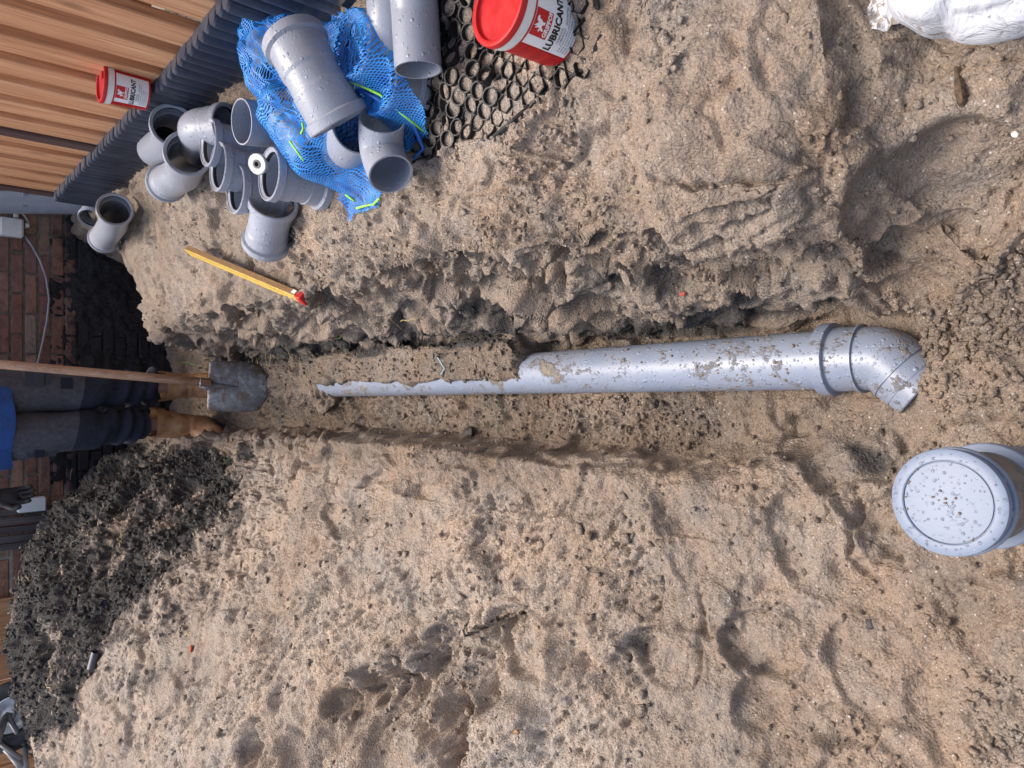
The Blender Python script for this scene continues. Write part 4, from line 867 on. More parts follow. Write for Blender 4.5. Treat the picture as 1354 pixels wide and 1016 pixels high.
for a_, c_ in ((545, 216), (572, 206), (600, 192), (630, 186), (655, 182), (678, 160), (700, 140), (720, 124), (740, 112), (762, 98), (780, 85), (788, 62), (793, 40), (790, 10), (788, -30)): g = G(a_+random.uniform(-3, 3), c_+random.uniform(-2, 2), 0); pp.append(Vector((g.x, g.y, g.z-.002+random.uniform(-.003, .003)))-grid.location)
b.tube(pp, .0055, 6); b.build('rim', BLK, grid, False)
tb = G(585, -25, 0); tub = thing('black_tub', 'black plastic tub at the top edge lying over the grey tubes', 'tub', Vector((tb.x+.02, tb.y, tb.z+.04)))
lathe_at('tub_body', [(.001, .10), (.10, .105), (.118, .115), (.124, .14), (.132, .22), (.138, .30), (.148, .302), (.148, .315), (.134, .312), (.120, .15), (.001, .13)], BLK, tub, 48, Matrix.Rotation(math.radians(55), 3, 'Y') @ Matrix.Translation((0, 0, -.16)).to_3x3())
b = MB(); b.box((-.012, -.16, .06), (.012, .18, .085), Matrix.Rotation(.15, 4, 'Z'), .004); b.build('lid_edge', BLK, tub)
wb = P(1352, -58, .45); sack = thing('white_sack', 'bulging white plastic sack with muddy corner at the near right bank', 'sack', Vector((wb.x+.02, wb.y, .425)))
sv = []; sf = []; NU, NV = 96, 48
for j in range(NV+1):
    ph = math.pi*j/NV-math.pi/2
    for i in range(NU):
        th = 2*math.pi*i/NU; e = lambda c, p: math.copysign(abs(c)**p, c)
        x, y, z = .105*e(math.cos(th), .75)*e(math.cos(ph), .55), .110*e(math.sin(th), .55)*e(math.cos(ph), .55), .070*e(math.sin(ph), .8); sv.append((x, y, z))
sv = np.array(sv); ang = np.arctan2(sv[:, 1], sv[:, 0]); d = .017*np.abs(fbm(sv[:, 0], sv[:, 1], sv[:, 2], 7, 3, 301))+.010*np.abs(vnoise(sv[:, 0]*22+sv[:, 1]*9, sv[:, 1]*6, sv[:, 2]*14, 303)); nl = sv/np.linalg.norm(sv, axis=1)[:, None]
sv = sv+nl*(d[:, None]*1.4-.014); sv[:, 2] += .06; sf = [(j*NU+i, j*NU+(i+1) % NU, (j+1)*NU+(i+1) % NU, (j+1)*NU+i) for j in range(NV) for i in range(NU)]
def sack_mat(name, mud):
    b = NB(name); co = b.coord(); n = b.noise(co, 40, 6, .7, .5); m = b.mapr(n, .60-mud, .64-mud); c = b.mix(b.math('MULTIPLY', m, .85), (.50, .51, .54), (.17, .13, .10)); return b.out(c, .42, b.bump(b.noise(co, 18, 5, .6, 1.5), .010))
link_mesh('sack_body', sv, sf, sack_mat('white_film', 0), sack)
# flat folded muddy corner of the sack
cv = []; ca, cb = G(1152, 2, 0), G(1230, 45, 0)
for i in range(13):
    for j in range(9):
        px_, py_ = 1152+90*i/12, -30+(68+8*math.sin(i*.5))*j/8; g = G(px_, py_, 0); cv.append(Vector((g.x, g.y, g.z+.008+.05*(i/12)**1.5+.006*math.sin(i*2.1+j*1.3)))-sack.location)
link_mesh('sack_corner', cv, [(i*9+j, i*9+j+1, (i+1)*9+j+1, (i+1)*9+j) for i in range(12) for j in range(8)], sack_mat('muddy_white_film', .12), sack)

# ------------------------------------------------------------------ folding rule
ra, rb_ = G(250, 331, .05), G(404, 396, .078); dv = rb_-ra; Lr = dv.length; rule = thing('folding_rule', 'yellow folded wooden rule with a red end lying on the right bank', 'folding rule', ra)
rm = dv.to_track_quat('X', 'Z').to_matrix().to_4x4() @ Matrix.Rotation(math.radians(-38), 4, 'X')
YEL = wood_material('yellow_rule_paint', (.50, .33, .05), (.60, .42, .085), (.66, .49, .13), .45, 0); YBR = wood_material('rule_wood_edge', (.16, .085, .025), (.23, .13, .045), (.28, .17, .07), .6, 0)
for k in range(6):
    b = MB(); x0 = .004*(k % 3); b.box((x0, -.009+.0034*k-.0017, -.016), (Lr-.030-x0*.6, -.009+.0034*k+.0014, .016), rm, .0006); b.build('lath', YEL if k < 1 else YBR, rule)
b = MB(); b.box((Lr-.030, -.0125, -.0172), (Lr, .0125, .0172), rm, .002); b.build('end_block', simple('red_paint', (.42, .014, .014), .4), rule)
b = MB(); b.box((Lr-.055, -.004, .0157), (Lr-.036, .008, .0166), rm); b.build('print_band', simple('white_paint', (.7, .68, .62), .5), rule)
b = MB()
for k in range(40): b.box((.02+k*(Lr-.08)/40, -.0112, .006), (.0208+k*(Lr-.08)/40, -.0106, .0115 if k % 5 else .013), rm)
b.build('scale_marks', INK, rule)

# ------------------------------------------------------------------ person with boots, work trousers, jacket, gloves
per = thing('person', 'worker in navy and grey work trousers and tan boots standing in the trench', 'person', (-.02, 3.75, .10))
po3 = per.location
SKIN = simple('skin', (.48, .27, .19), .5, .1)
def skin_mesh(name, joints, edges, mat, parent, sub=2, root=0):
    me = bpy.data.meshes.new(name); me.from_pydata([tuple(Vector(j[0])-parent.location) for j in joints], edges, []); o = bpy.data.objects.new(name, me); COL.objects.link(o)
    md = o.modifiers.new('s', 'SKIN'); 
    if not me.skin_vertices: me.attributes; 
    bm = bmesh.new(); bm.from_mesh(me); ly = bm.verts.layers.skin.verify(); bm.verts.ensure_lookup_table()
    for i, j in enumerate(joints):
        r = j[1]; bm.verts[i][ly].radius = r if isinstance(r, tuple) else (r, r); bm.verts[i][ly].use_root = (i == root)
    bm.to_mesh(me); bm.free(); md.use_smooth_shade = True; sb = o.modifiers.new('b', 'SUBSURF'); sb.levels = sub; sb.render_levels = sub
    bpy.context.view_layer.update(); dg = bpy.context.evaluated_depsgraph_get(); nm = bpy.data.meshes.new_from_object(o.evaluated_get(dg)); bpy.data.objects.remove(o); nm.materials.clear(); nm.materials.append(mat)
    nm.polygons.foreach_set('use_smooth', [True]*len(nm.polygons)); o = bpy.data.objects.new(name, nm); COL.objects.link(o); o.parent = parent; return o
A1 = PY(182, 560, 3.78); A2 = PY(196, 512, 3.80)               # trouser hems
K1 = PY(118, 568, 3.72); K2 = PY(118, 517, 3.74); Hp1 = PY(-30, 584, 3.76); Hp2 = PY(-30, 520, 3.78)
hz = Hp1.z; pel = (Hp1+Hp2)/2+Vector((0, .02, .08)); chest = pel+Vector((-.02, -.06, .36)); neck = chest+Vector((0, -.02, .17)); head = neck+Vector((0, -.05, .16))
hr_ = PY(12, 657, 3.66); shR, shL = chest+Vector((-.20, 0, .09)), chest+Vector((.20, 0, .09)); elR = (shR+hr_)/2+Vector((-.06, .10, -.02)); wrR = hr_+Vector((0, .01, .10))
SA = PY(0, 482, 3.28); SB = PY(272, 506, 3.06); sdir = (SA-SB).normalized(); hl = SB+sdir*.95; elL = (shL+hl)/2+Vector((.10, .05, -.10)); wrL = hl+Vector((.03, .06, .02))
J = [(pel, (.15, .11)), (chest, (.17, .12)), (neck, .055), (head, (.075, .09)), (head+Vector((0, .0, .08)), (.07, .085)), (shR, .06), (elR, .045), (wrR, .024), (hr_, (.022, .014)), (shL, .06), (elL, .045), (wrL, .024), (hl+Vector((.02, .02, 0)), (.022, .014)),
     (Hp1, .085), (K1, .050), (A1, .036), (Vector((-.155, 3.80, .21)), .030), (Vector((-.185, 3.66, .165)), .024), (Hp2, .085), (K2, .050), (A2, .036), (Vector((.045, 3.81, .21)), .030), (Vector((.045, 3.68, .165)), .024)]
E_ = [(0, 1), (1, 2), (2, 3), (3, 4), (1, 5), (5, 6), (6, 7), (7, 8), (1, 9), (9, 10), (10, 11), (11, 12), (0, 13), (13, 14), (14, 15), (15, 16), (16, 17), (0, 18), (18, 19), (19, 20), (20, 21), (21, 22)]
body = skin_mesh('body', J, E_, SKIN, per)
b = MB()
for sx in (-.03, .03):
    pass
for nm, offs, r, m_ in (('nose', (0, -.095, .01), .016, SKIN), ('eye', (-.032, -.082, .035), .012, WHITE), ('eye', (.032, -.082, .035), .012, WHITE), ('mouth', (0, -.088, -.035), .012, simple('lip', (.35, .12, .10), .5)), ('ear', (-.082, 0, .01), .02, SKIN), ('ear', (.082, 0, .01), .02, SKIN)):
    link_mesh(nm, [head-po3+Vector(offs)+Vector(p)*r for p in IV], [tuple(int(x) for x in t) for t in IF], m_, per)
hv = [head-po3+Vector((0, .015, .035))+Vector((p.x*.093, p.y*.105, p.z*.10)) for p in [Vector(q).normalized() for q in IV]]
hairbm = bmesh.new(); bmesh.ops.create_uvsphere(hairbm, u_segments=20, v_segments=12, radius=1); hv = [head-po3+Vector((v.co.x*.09, v.co.y*.105+.02, max(v.co.z, -.25)*.10+.065)) for v in hairbm.verts]; hairbm.verts.index_update()
link_mesh('hair', hv, [[v.index for v in f.verts] for f in hairbm.faces], simple('brown_hair', (.05, .03, .02), .7), per); hairbm.free()
jk = simple('blue_jacket_cloth', (.012, .065, .26), .7, .25, 20, .003, 60)
jm = [(pel+Vector((0, 0, -.02)), (.21, .165)), (pel+Vector((0, 0, .16)), (.19, .145)), (chest, (.20, .145)), (neck-Vector((0, 0, .05)), .085), (shR, .085), (elR, .066), (wrR+Vector((0, 0, .03)), .048), (shL, .085), (elL, .066), (wrL, .048)]
skin_mesh('jacket', jm, [(0, 1), (1, 2), (2, 3), (2, 4), (4, 5), (5, 6), (2, 7), (7, 8), (8, 9)], jk, per)
hem = PY(12, 560, 3.66).z
# jacket skirt
b = MB(); NS = 40; v = []
for i, (z, s) in enumerate(((.30, .93), (.18, 1.0), (.06, 1.06), (-.035, 1.08), (-.05, 1.06))):
    for k in range(NS):
        a = 2*math.pi*k/NS; v.append(Vector((pel.x-.015+.205*s*math.cos(a), pel.y+.155*s*math.sin(a), hem+.035+z+.006*math.sin(a*5)))-po3)
b.add(v, [(i*NS+k, (i+1)*NS+k, (i+1)*NS+(k+1) % NS, i*NS+(k+1) % NS) for i in range(4) for k in range(NS)]); b.build('jacket_skirt', jk, per, True)
def trouser_material():
    b = NB('work_trouser_cloth'); pos = b.new('NewGeometry').outputs['Position']; sx = b.new('SeparateXYZ'); b.link(pos, sx.inputs[0]); n = b.noise(pos, 50, 5, .6); n2 = b.noise(pos, 300, 2)
    z = b.math('ADD', sx.outputs[2], b.math('MULTIPLY', sx.outputs[0], .15)); up = b.math('GREATER_THAN', z, K1.z+.035)
    grey = b.ramp(n, [(.3, (.045, .047, .062)), (.6, (.072, .075, .094)), (.8, (.105, .106, .122))]); navy = b.ramp(n, [(.3, (.008, .010, .022)), (.7, (.019, .024, .046))])
    c = b.mix(up, navy, grey); dust = b.mapr(b.noise(pos, 11, 4, .7), .60, .78); c = b.mix(b.math('MULTIPLY', dust, .25), c, (.16, .14, .12))
    return b.out(c, .85, b.bump(b.math('ADD', n, b.math('MULTIPLY', n2, .4)), .003))
TR = trouser_material()
def leg(hip, knee, ankle, seed):
    pts = [hip.lerp(knee, i/14) for i in range(14)]+[knee.lerp(ankle, i/22) for i in range(23)]; n = len(pts); fr = frames(pts); v = []; NS = 56
    for i, (p, a, b2) in enumerate(fr):
        t = i/(n-1); r = np.interp(t, [0, .2, .38, .5, .7, .9, 1], [.108, .100, .088, .080, .079, .078, .076])
        for k in range(NS):
            th = 2*math.pi*k/NS; q = p+a*math.cos(th)*r+b2*math.sin(th)*r*1.05
            w = .014*math.sin(i*1.25+2.2*math.sin(th+seed)+seed)*(max(0, (t-.42)/.58)**.7)+.008*math.sin(i*.8+th*2+seed*2)*(.4+t)
            v.append(q+(q-p).normalized()*w-po3)
    return link_mesh('trouser_leg', v, [(i*NS+k, i*NS+(k+1) % NS, (i+1)*NS+(k+1) % NS, (i+1)*NS+k) for i in range(n-1) for k in range(NS)], TR, per)
t1, t2 = leg(Hp1+Vector((0, 0, .12)), K1, A1+(A1-K1).normalized()*.02, .3), leg(Hp2+Vector((0, 0, .12)), K2, A2+(A2-K2).normalized()*.02, 1.9)
PKT = simple('pocket_cloth', (.040, .043, .058), .85, .2, 40, .002); NAVY = simple('navy_cloth', (.008, .011, .026), .85, .2, 40, .002)
def patch_on_leg(name, leg_o, px, py, y, w, h, mat):
    c = PY(px, py, y); b = MB(); b.box((-w/2, -.003, -h/2), (w/2, .003, h/2), Matrix.Translation(c-po3), .0012); b.build(name, mat, leg_o)
patch_on_leg('pocket', t2, 50, 498, 3.655, .075, .10, PKT); patch_on_leg('pocket_flap', t2, 52, 498, 3.645, .08, .035, PKT); patch_on_leg('loop', t2, 88, 507, 3.655, .05, .045, NAVY)
patch_on_leg('pocket', t1, 55, 594, 3.675, .07, .11, PKT); patch_on_leg('pocket_flap', t1, 52, 594, 3.66, .075, .035, NAVY)
LEA = NB('tan_boot_leather'); co_ = LEA.coord(); n_ = LEA.noise(co_, 22, 6, .65); n3_ = LEA.noise(co_, 120, 3)
LEA.out(LEA.ramp(n_, [(.25, (.13, .055, .026)), (.5, (.36, .185, .085)), (.75, (.50, .29, .14))]), .45, LEA.bump(LEA.math('ADD', n_, LEA.math('MULTIPLY', n3_, .4)), .003))
def boot(label, topc, heel, toe, seed):
    """topc: centre of shaft rim, heel/toe: ground points"""
    root = bpy.data.objects.new('boot', None); COL.objects.link(root); root.parent = per; root.location = heel-po3; fw = (toe-heel); L = fw.length; fw.normalize(); sd_ = fw.cross(Vector((0, 0, 1))).normalized(); up = Vector((0, 0, 1)); NS = 40
    tc = topc-heel; secs = []; ank = fw*.075+up*.115
    for i in range(9):
        t = i/8; c = tc.lerp(ank, t); secs.append((c, sd_, fw, np.interp(t, [0, .15, .6, 1], [.074, .070, .064, .058]), np.interp(t, [0, .15, .6, 1], [.076, .072, .068, .072])))
    # foot: sections swing from horizontal to facing forward
    foot = [(.085, .100, .062, .080, .45), (.125, .088, .060, .070, .85), (.165, .076, .061, .060, 1.2), (.205, .068, .063, .055, 1.45), (.245, .060, .060, .050, 1.55), (.272, .050, .047, .038, 1.57), (.289, .038, .020, .018, 1.57)]
    sc = L/.29
    for f_, h, ra_, rb2, tilt in foot:
        secs.append((fw*f_*sc+up*h, sd_, (fw*math.cos(tilt)+up*math.sin(tilt)), ra_, rb2))
    v = []
    for i, (c, a, b2, ra_, rb2) in enumerate(secs):
        for k in range(NS):
            th = 2*math.pi*k/NS; w = 1+.05*math.sin(i*1.7+2*math.sin(th*2+seed)) if 3 < i < 12 else 1+.03*math.sin(th*3+seed)
            p = c+a*math.cos(th)*ra_*w+b2*math.sin(th)*rb2*w; p.z = max(p.z, .022); v.append(p)
    f = [(i*NS+k, (i+1)*NS+k, (i+1)*NS+(k+1) % NS, i*NS+(k+1) % NS) for i in range(len(secs)-1) for k in range(NS)]+[tuple((len(secs)-1)*NS+k for k in range(NS))]
    # heel counter
    link_mesh('upper', v, f, LEA.m, root)
    hb = MB(); hs = []
    for z, s in ((.02, 1.0), (.06, 1.0), (.10, .95), (.135, .85)):
        hs += [fw*(.050+.058*s*math.sin(2*math.pi*k/24))+sd_*(.046*s*math.cos(2*math.pi*k/24))+up*z for k in range(24)]
    hb.add(hs, [(i*24+k, i*24+(k+1) % 24, (i+1)*24+(k+1) % 24, (i+1)*24+k) for i in range(3) for k in range(24)]); hb.build('heel_counter', LEA.m, root, True)
    ol = []
    for k in range(32):
        th = 2*math.pi*k/32; u = .5-.5*math.cos(th); wv_ = np.interp(u, [0, .08, .3, .5, .75, .93, 1], [0, .034, .040, .039, .052, .035, 0]); ol.append(fw*(u*.302-.010)*sc+sd_*(wv_ if th < math.pi else -wv_))
    sb = MB(); sb.add([p+up*.002 for p in ol]+[p*1.0+up*.026 for p in ol], [(k, (k+1) % 32, 32+(k+1) % 32, 32+k) for k in range(32)]+[tuple(range(32))[::-1], tuple(32+k for k in range(32))]); sb.build('sole', RUBBER, root)
    for s_ in (-1, 1):
        lp = MB(); lp.tube([tc+sd_*s_*.062+fw*.015+up*(-.05), tc+sd_*s_*.07+fw*.012+up*.012, tc+sd_*s_*.071+up*.02, tc+sd_*s_*.07-fw*.012+up*.012, tc+sd_*s_*.062-fw*.015+up*(-.05)], .006, 6)
        lp.build('pull_strap', LEA.m, root, True)
    sm = MB(); sm.tube([tc.lerp(ank, t)+fw*np.interp(t, [0, .6, 1], [.067, .062, .066])*.70-sd_*np.interp(t, [0, .6, 1], [.064, .055, .052])*.74 for t in (0, .2, .4, .6, .8, 1)], .0018, 5); sm.build('seam', simple('seam_thread', (.10, .05, .03), .7), root)
    return root
fz = .115
toe1 = Vector((-.215, 3.51, fz)); heel1 = Vector((-.145, 3.835, fz)); boot('', PY(203, 559, 3.79), heel1, toe1, .4)
heel2 = Vector((.045, 3.86, fz)); toe2 = Vector((.045, 3.58, fz)); boot('', PY(216, 511, 3.81), heel2, toe2, 1.7)
GLV = simple('black_glove_knit', (.014, .014, .017), .65, .3, 60, .002)
def glove(hand, direction, palm_n, curl, thumb_side):
    d = direction.normalized(); sd_ = d.cross(palm_n).normalized(); nrm = sd_.cross(d).normalized(); J = [(hand-d*.12, (.044, .042)), (hand-d*.05, (.038, .032)), (hand+d*.015, (.044, .022))]; E2 = [(0, 1), (1, 2)]
    for k, (o_, L_) in enumerate(((-.030, .062), (-.010, .074), (.011, .070), (.030, .055))):
        b0 = len(J); base = hand+d*.030+sd_*o_; J.append((base, .0115)); c1_ = base+(d*math.cos(curl*.5)+nrm*math.sin(curl*.5))*L_*.5; J.append((c1_, .0108)); c2_ = c1_+(d*math.cos(curl*1.3)+nrm*math.sin(curl*1.3))*L_*.5; J.append((c2_, .0095)); E2 += [(2, b0), (b0, b0+1), (b0+1, b0+2)]
    b0 = len(J); t0 = hand+d*-.01+sd_*.036*thumb_side; J += [(t0, .014), (t0+(d*.7+sd_*.6*thumb_side+nrm*.3).normalized()*.035, .0125), (t0+(d*.95+sd_*.3*thumb_side+nrm*.5).normalized()*.062, .0105)]; E2 += [(1, b0), (b0, b0+1), (b0+1, b0+2)]
    return skin_mesh('glove', J, E2, GLV, per, 2, 1)
glove(hr_+Vector((0, 0, .0)), Vector((.02, -.12, -1)), Vector((.4, -1, 0)), .55, 1)
glove(hl+Vector((.035, .01, 0)), Vector((-.7, -.6, -.1)), Vector((-.5, .8, .2)), 1.4, -1)

# shovel held in front
SUP = Vector((0, 0, .022)); shov = thing('shovel', 'worn steel shovel with a wooden shaft held in front of the worker', 'shovel', PY(345, 512, 3.02))
so = shov.location
STEEL = NB('worn_steel'); c_ = STEEL.coord(); n_ = STEEL.noise(c_, 14, 6, .7); n2_ = STEEL.noise(c_, 90, 4, .7)
sc_ = STEEL.ramp(n_, [(.3, (.07, .07, .075)), (.5, (.19, .19, .20)), (.72, (.45, .46, .48))]); sc_ = STEEL.mix(STEEL.mapr(STEEL.noise(c_, 22, 6, .75, .8), .50, .58), sc_, (.13, .10, .075)); STEEL.out(sc_, STEEL.mapr(n2_, .3, .7, .30, .7), STEEL.bump(n2_, .002), Metallic=.4)
tipc = PY(357, 513, 3.00)+SUP; bup = (PY(282, 510, 3.07)+SUP-tipc); bl = bup.length; bup.normalize(); bright = Vector((1, 0, 0)); bn = bright.cross(bup).normalized(); bright = bup.cross(bn).normalized()
v = []; NU, NV = 22, 20
for j in range(NV+1):
    t = j/NV; wl = .108*np.interp(t, [0, .04, .12, .3, .8, .97, 1], [.62, .80, .93, 1.0, 1.0, .98, .94])
    for i in range(NU+1):
        u = -1+2*i/NU; dip = .022*(u*u)+.012*math.exp(-(u*6)**2)*max(0, (t-.15))*1.1; zt = t*bl+(-.020*(1-u*u)*(1-t)**3 if t < .3 else 0)
        v.append(tipc+bright*(u*wl)+bup*zt-bn*(.0)+bn*(-dip+.02*(1-t)*t)-so)
f = [(j*(NU+1)+i, j*(NU+1)+i+1, (j+1)*(NU+1)+i+1, (j+1)*(NU+1)+i) for j in range(NV) for i in range(NU)]
bl_o = link_mesh('blade', v, f, STEEL.m, shov); sm_ = bl_o.modifiers.new('t', 'SOLIDIFY'); sm_.thickness = .0025
bt = MB(); pA = tipc+bup*(bl*.60)+bn*(-.012)*1; sk = [tipc+bup*(bl*.35)-bn*.004, tipc+bup*(bl*.8)-bn*.010, tipc+bup*bl-bn*.012, SB+sdir*.02]
bt.tube([p-so for p in sk], [.004, .014, .021, .0205], 16); bt.build('socket', STEEL.m, shov, True)
ht = MB(); hp = [SB-sdir*.02, SB+sdir*.25, SB+sdir*.6, SB+sdir*1.02]; ht.tube([p-so for p in hp], [.019, .0175, .0172, .017], 20); ho = ht.build('shaft', HANDLE, shov, True)
gt = MB(); tp_ = SB+sdir*1.02; gt.tube([tp_+Vector((-.06, 0, 0))-so, tp_+Vector((.06, 0, 0))-so], .017, 14); gt.build('grip', HANDLE, shov, True)
bd = MB(); bd.tube([SB+sdir*.015-so, SB+sdir*.022-so], [.0218, .0218], 18); bd.build('rivet_band', STEEL.m, shov, True)

# ------------------------------------------------------------------ wall box with cable, objects beyond the heap
jb = PY(15, 301, WY-.045); box = thing('junction_box', 'small white cable box mounted on the brick wall beside the downspout', 'junction box', jb)
b = MB(); b.box((-.048, -.02, -.052), (.048, .03, .052), bev=.008); b.build('housing', WHITE, box)
b = MB(); b.box((-.042, -.026, -.046), (.042, -.019, .046), bev=.004); b.build('cover', WHITE, box)
b = MB(); b.tube([(.055, 0, -.02), (.075, 0, -.02)], .012, 12); b.tube([(.02, 0, -.06), (.02, 0, -.078)], .011, 12); b.build('cable_gland', WHITE, box, True)
pts = [PY(a_, c_, WY-.035) for a_, c_ in ((33, 312), (42, 325), (53, 345), (61, 368), (65, 395), (62, 425), (57, 450), (51, 476), (46, 492))]
cable = thing('wall_cable', 'thin grey cable hanging in a bow across the brick wall', 'cable', pts[-1]); b = MB(); b.tube([p-pts[-1] for p in rounded_path(pts, .05, 4)], .0052, 8); b.build('sheath', simple('grey_cable', (.30, .31, .34), .4), cable, True)
pts = [PY(a_, c_, WY-.03) for a_, c_ in ((27, 281), (33, 286), (39, 297), (33, 302))]; b = MB(); b.tube([p-pts[0] for p in rounded_path(pts, .03, 4)], .005, 8); cs = b.build('short_cable', simple('white_cable', (.5, .5, .5), .4), None, True); cs.location = pts[0]; tag(cs, 'short loop of pale cable between downspout and white box', 'cable')
# slatted panel with white foot
sl = thing('slatted_panel', 'dark weathered slatted panel standing upright by the brick wall', 'slatted panel', PY(30, 700, 4.42)); b = MB()
SLATM = wood_material('grey_weathered_wood', (.06, .045, .045), (.11, .085, .085), (.16, .13, .13))
for k, yy in enumerate((677, 689, 700, 712, 722)):
    c = PY(20, yy, 4.42-.015*(k % 2))-sl.location; b = MB(); b.box((-.017, -.01, -.25), (.017, .01, .9), Matrix.Translation(c), .002); b.build('slat', SLATM, sl)
b = MB(); 
for zz in (.25, .62): b.box((-.16, .012, zz), (.12, .03, zz+.05))
b.build('cross_bar', SLATM, sl)
wbk = PY(33, 668, 4.40); o = MB(); o.box((-.035, -.03, -.09), (.035, .03, .035), bev=.006); wo = o.build('white_block', simple('white_block_paint', (.75, .74, .70), .7, .05)); wo.location = wbk; tag(wo, 'small white block between the black glove and the slatted panel', 'block')
# wheelbarrow wheel and frame
wc = PY(17, 946, 3.98); wbw = thing('wheelbarrow', 'grey wheelbarrow with a black tyre tipped up behind the heap', 'wheelbarrow', wc)
ang = Matrix.Rotation(math.radians(62), 3, 'X') @ Matrix.Rotation(math.radians(28), 3, 'Y')
wheel = bpy.data.objects.new('wheel', None); COL.objects.link(wheel); wheel.parent = wbw
ty = [(.115+.042*math.cos(t)*1.0, .036*math.sin(t)) for t in [2*math.pi*i/14 for i in range(15)]]; lathe_at('tyre', ty, RUBBER, wheel, 48, ang)
GAL = simple('galvanised_steel', (.36, .37, .38), .45, .2, 30, .001, 80, .6)
lathe_at('rim', [(.001, .030), (.018, .030), (.022, .020), (.045, .012), (.062, .022), (.074, .030), (.080, .028), (.082, .0), (.060, -.010), (.001, -.012)], GAL, wheel, 40, ang)
ax_ = ang @ Vector((0, 0, 1)); b = MB(); b.tube([ax_*-.05, ax_*.075], .009, 10); b.build('axle', GAL, wheel, True)
fr_ = MB()
hub = ax_*.065
for tgt in ((-20, 985), (-10, 1005)): fr_.tube([hub, PY(tgt[0], tgt[1], 3.85)-wc], .012, 10)
fr_.tube([hub, PY(32, 985, 3.90)-wc, PY(36, 1030, 3.8)-wc], .012, 10); fr_.build('frame_tube', simple('grey_frame_paint', (.16, .16, .165), .45, .2), wbw, True)
for k in range(3):
    b = MB(); b.tube([PY(-12+14*k*.8, 975+10*k, 3.93)-wc, PY(28+3*k, 1003+11*k, 3.84)-wc], .010, 10); b.build('tray_bar', bpy.data.materials['grey_frame_paint'], wbw, True)
# pipe stub in the soil heap, dark stone in the trench, wood bit, small finds
p0, p1 = G(121, 884, .012), G(127, 862, .016); b = MB(); b.tube([p0-p0, p1-p0], [.016, .016], 16, False); b.tube([p0-p0, p1-p0], [.0135, .0135], 16, False); st_ = b.build('pipe_stub', simple('dark_grey_tube', (.045, .047, .055), .4), None, True); st_.location = p0; tag(st_, 'short dark tube sticking out of the sand at the foot of the black heap', 'tube')
def chunk(name, label, cat, px, py, r, mat, sc=(1, 1, 1), up=.004, seed=0, rot=0.):
    g = random.Random(seed); bm = bmesh.new(); bmesh.ops.create_icosphere(bm, subdivisions=2, radius=1)
    for v in bm.verts: v.co = Vector((v.co.x*sc[0], v.co.y*sc[1], v.co.z*sc[2]))*r*(1+g.uniform(-.16, .16))
    me = bpy.data.meshes.new(name); bm.to_mesh(me); bm.free(); me.materials.append(mat); o = bpy.data.objects.new(name, me); COL.objects.link(o); p = G(px, py, 0); o.location = (p.x, p.y, p.z+up); o.rotation_euler = (0, 0, rot); return tag(o, label, cat)
chunk('stone', 'dark brown stone lying on the trench floor beside the left edge', 'stone', 622, 573, .022, simple('dark_stone', (.022, .016, .013), .6, .4, 60, .002), (.8, 1.3, .6), .006, 1, .5)
chunk('clay_shard', 'small orange red shard lying on the sand heap', 'shard', 254, 858, .011, simple('red_clay', (.34, .07, .035), .8), (1.2, .8, .5), .004, 2)
chunk('wood_chip', 'small orange wood chip in the hollow at the bottom edge', 'wood chip', 684, 967, .0075, simple('orange_wood_chip', (.48, .22, .07), .7), (.55, 1.3, .5), .004, 3)
chunk('shard', 'tiny red shard in the dark band of the right bank', 'shard', 903, 389, .006, simple('dull_red_clay', (.30, .06, .04), .8), (.8, 1.2, .6), .002, 4)
chunk('pebble', 'dark oval pebble pressed into the sand left of the boot marks', 'pebble', 1150, 826, .0085, simple('dark_pebble', (.035, .028, .03), .7), (1.1, .8, .4), .0, 5)
chunk('pebble', 'small white pebble below the white sack', 'pebble', 1343, 178, .0045, simple('white_pebble', (.65, .62, .56), .6), (1, 1, .8), .002, 6)
b = MB(); pp = [G(a_, c_, .006) for a_, c_ in ((578, 472), (583, 480), (588, 488), (583, 495))]; b.tube([p-pp[0] for p in pp], .0018, 6); o = b.build('blue_string', simple('pale_blue_string', (.34, .50, .58), .6), None, True); o.location = pp[0]; tag(o, 'scrap of pale blue string on the sand over the buried pipe', 'string')
b = MB(); pp = [G(a_, c_, .010) for a_, c_ in ((1264, 88), (1268, 110), (1271, 135), (1277, 152))]; b.tube([p-pp[0] for p in pp], [.002, .0055, .005, .002], 6); o = b.build('bark_strip', simple('brown_bark', (.085, .055, .032), .9, .7, 120, .006), None); o.location = pp[0]; tag(o, 'brown bark strip stuck in the sand under the white sack', 'bark')
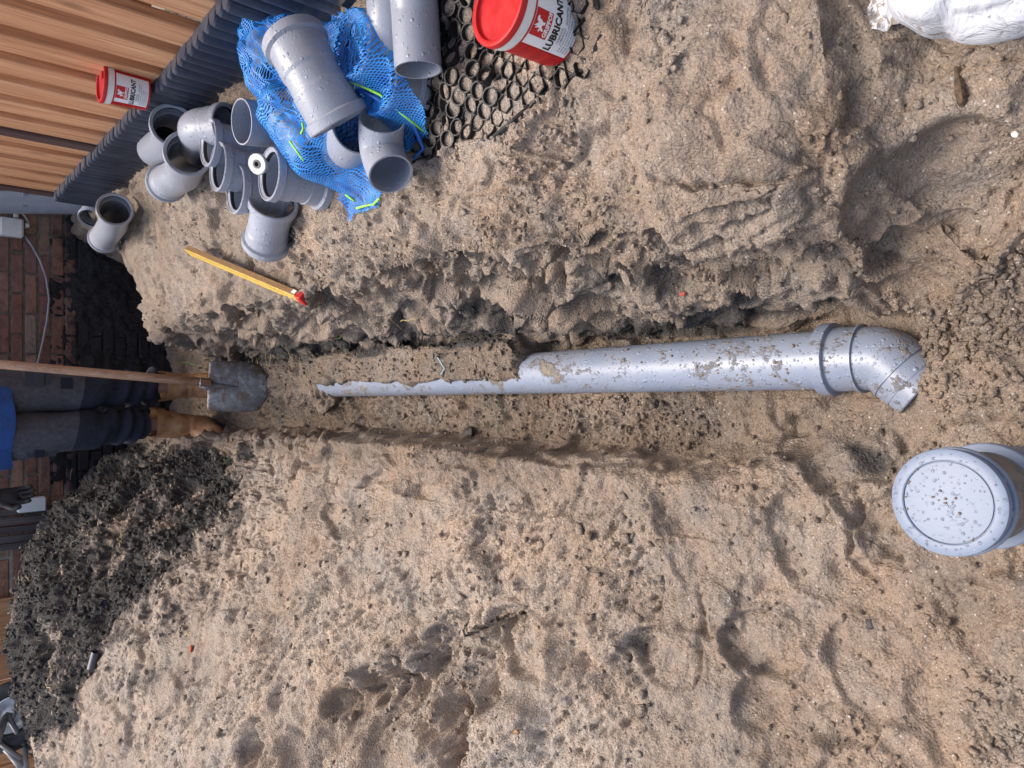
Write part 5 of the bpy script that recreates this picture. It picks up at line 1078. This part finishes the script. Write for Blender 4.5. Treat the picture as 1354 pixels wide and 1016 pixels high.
# straw and roots at the trench edges
STRAW = simple('straw', (.42, .31, .15), .7, .3); sb_ = MB(); gb = MB()
def strand(px, py, dx, dy, up, n=5, r=.0014, tgt=None):
    p = G(px, py, .004); q = G(px+dx, py+dy, .004); q = Vector((q.x, q.y, max(q.z, H(q.x, q.y))+up)); (tgt or sb_).tube([p.lerp(q, i/n)+Vector((random.uniform(-1, 1), random.uniform(-1, 1), random.uniform(-.2, 1)))*.004*(0 if i in (0,) else 1) for i in range(n+1)], [r*(1-.5*i/n) for i in range(n+1)], 5)
for a_ in [(310, 474, 2, 14, .02), (332, 462, 6, 22, .01), (338, 470, 10, 25, .012), (352, 465, 4, 24, .01), (358, 462, 2, 30, .01), (367, 468, 5, 20, .02), (380, 462, 12, 22, .01), (395, 470, 8, 18, .01), (402, 495, 12, 14, .005), (277, 478, 3, 14, .03), (290, 590, 6, 15, .02), (300, 598, 2, 10, .04), (305, 602, -3, -14, .05), (312, 600, 1, -16, .05), (335, 596, 4, -12, .03), (345, 604, 6, -10, .02), (382, 596, 2, -18, .02), (392, 582, 8, -18, .01), (400, 590, 1, -18, .02), (404, 575, -5, 15, .01), (428, 604, 2, -16, .03), (448, 598, 1, -14, .03), (498, 592, 8, -12, .02), (560, 468, 2, 12, .01), (515, 420, 22, 18, .01), (530, 425, 30, -4, .01), (480, 462, 4, 8, .01)]: strand(*a_)
for a_ in [(25, 760, 8, 12, .02), (20, 790, 5, 20, .02), (95, 560+60, 4, 14, .02), (245, 840, 14, -4, .01), (60, 905, 20, 6, .02), (110, 790, 2, 20, .01), (160, 700, 5, 18, .01), (35, 760, 12, 8, .02)]: strand(*a_, r=.002)
for i in range(40): strand(random.uniform(15, 200), random.uniform(640, 900), random.uniform(-8, 8), random.uniform(-9, 9), .012, 3, .0009)
kind(sb_.build('straw_roots', STRAW, None, True), 'stuff')
for a_ in [(258, 482, -14, -4, .03), (308, 606, 4, 6, .05), (213-0, 440, 6, -6, .03), (456, 443, -4, 6, .02)]: strand(*a_, r=.002, tgt=gb)
kind(gb.build('grass_blades', simple('grass_green', (.16, .36, .05), .6), None, True), 'stuff')

# ------------------------------------------------------------------ render settings
S.render.engine = 'CYCLES'
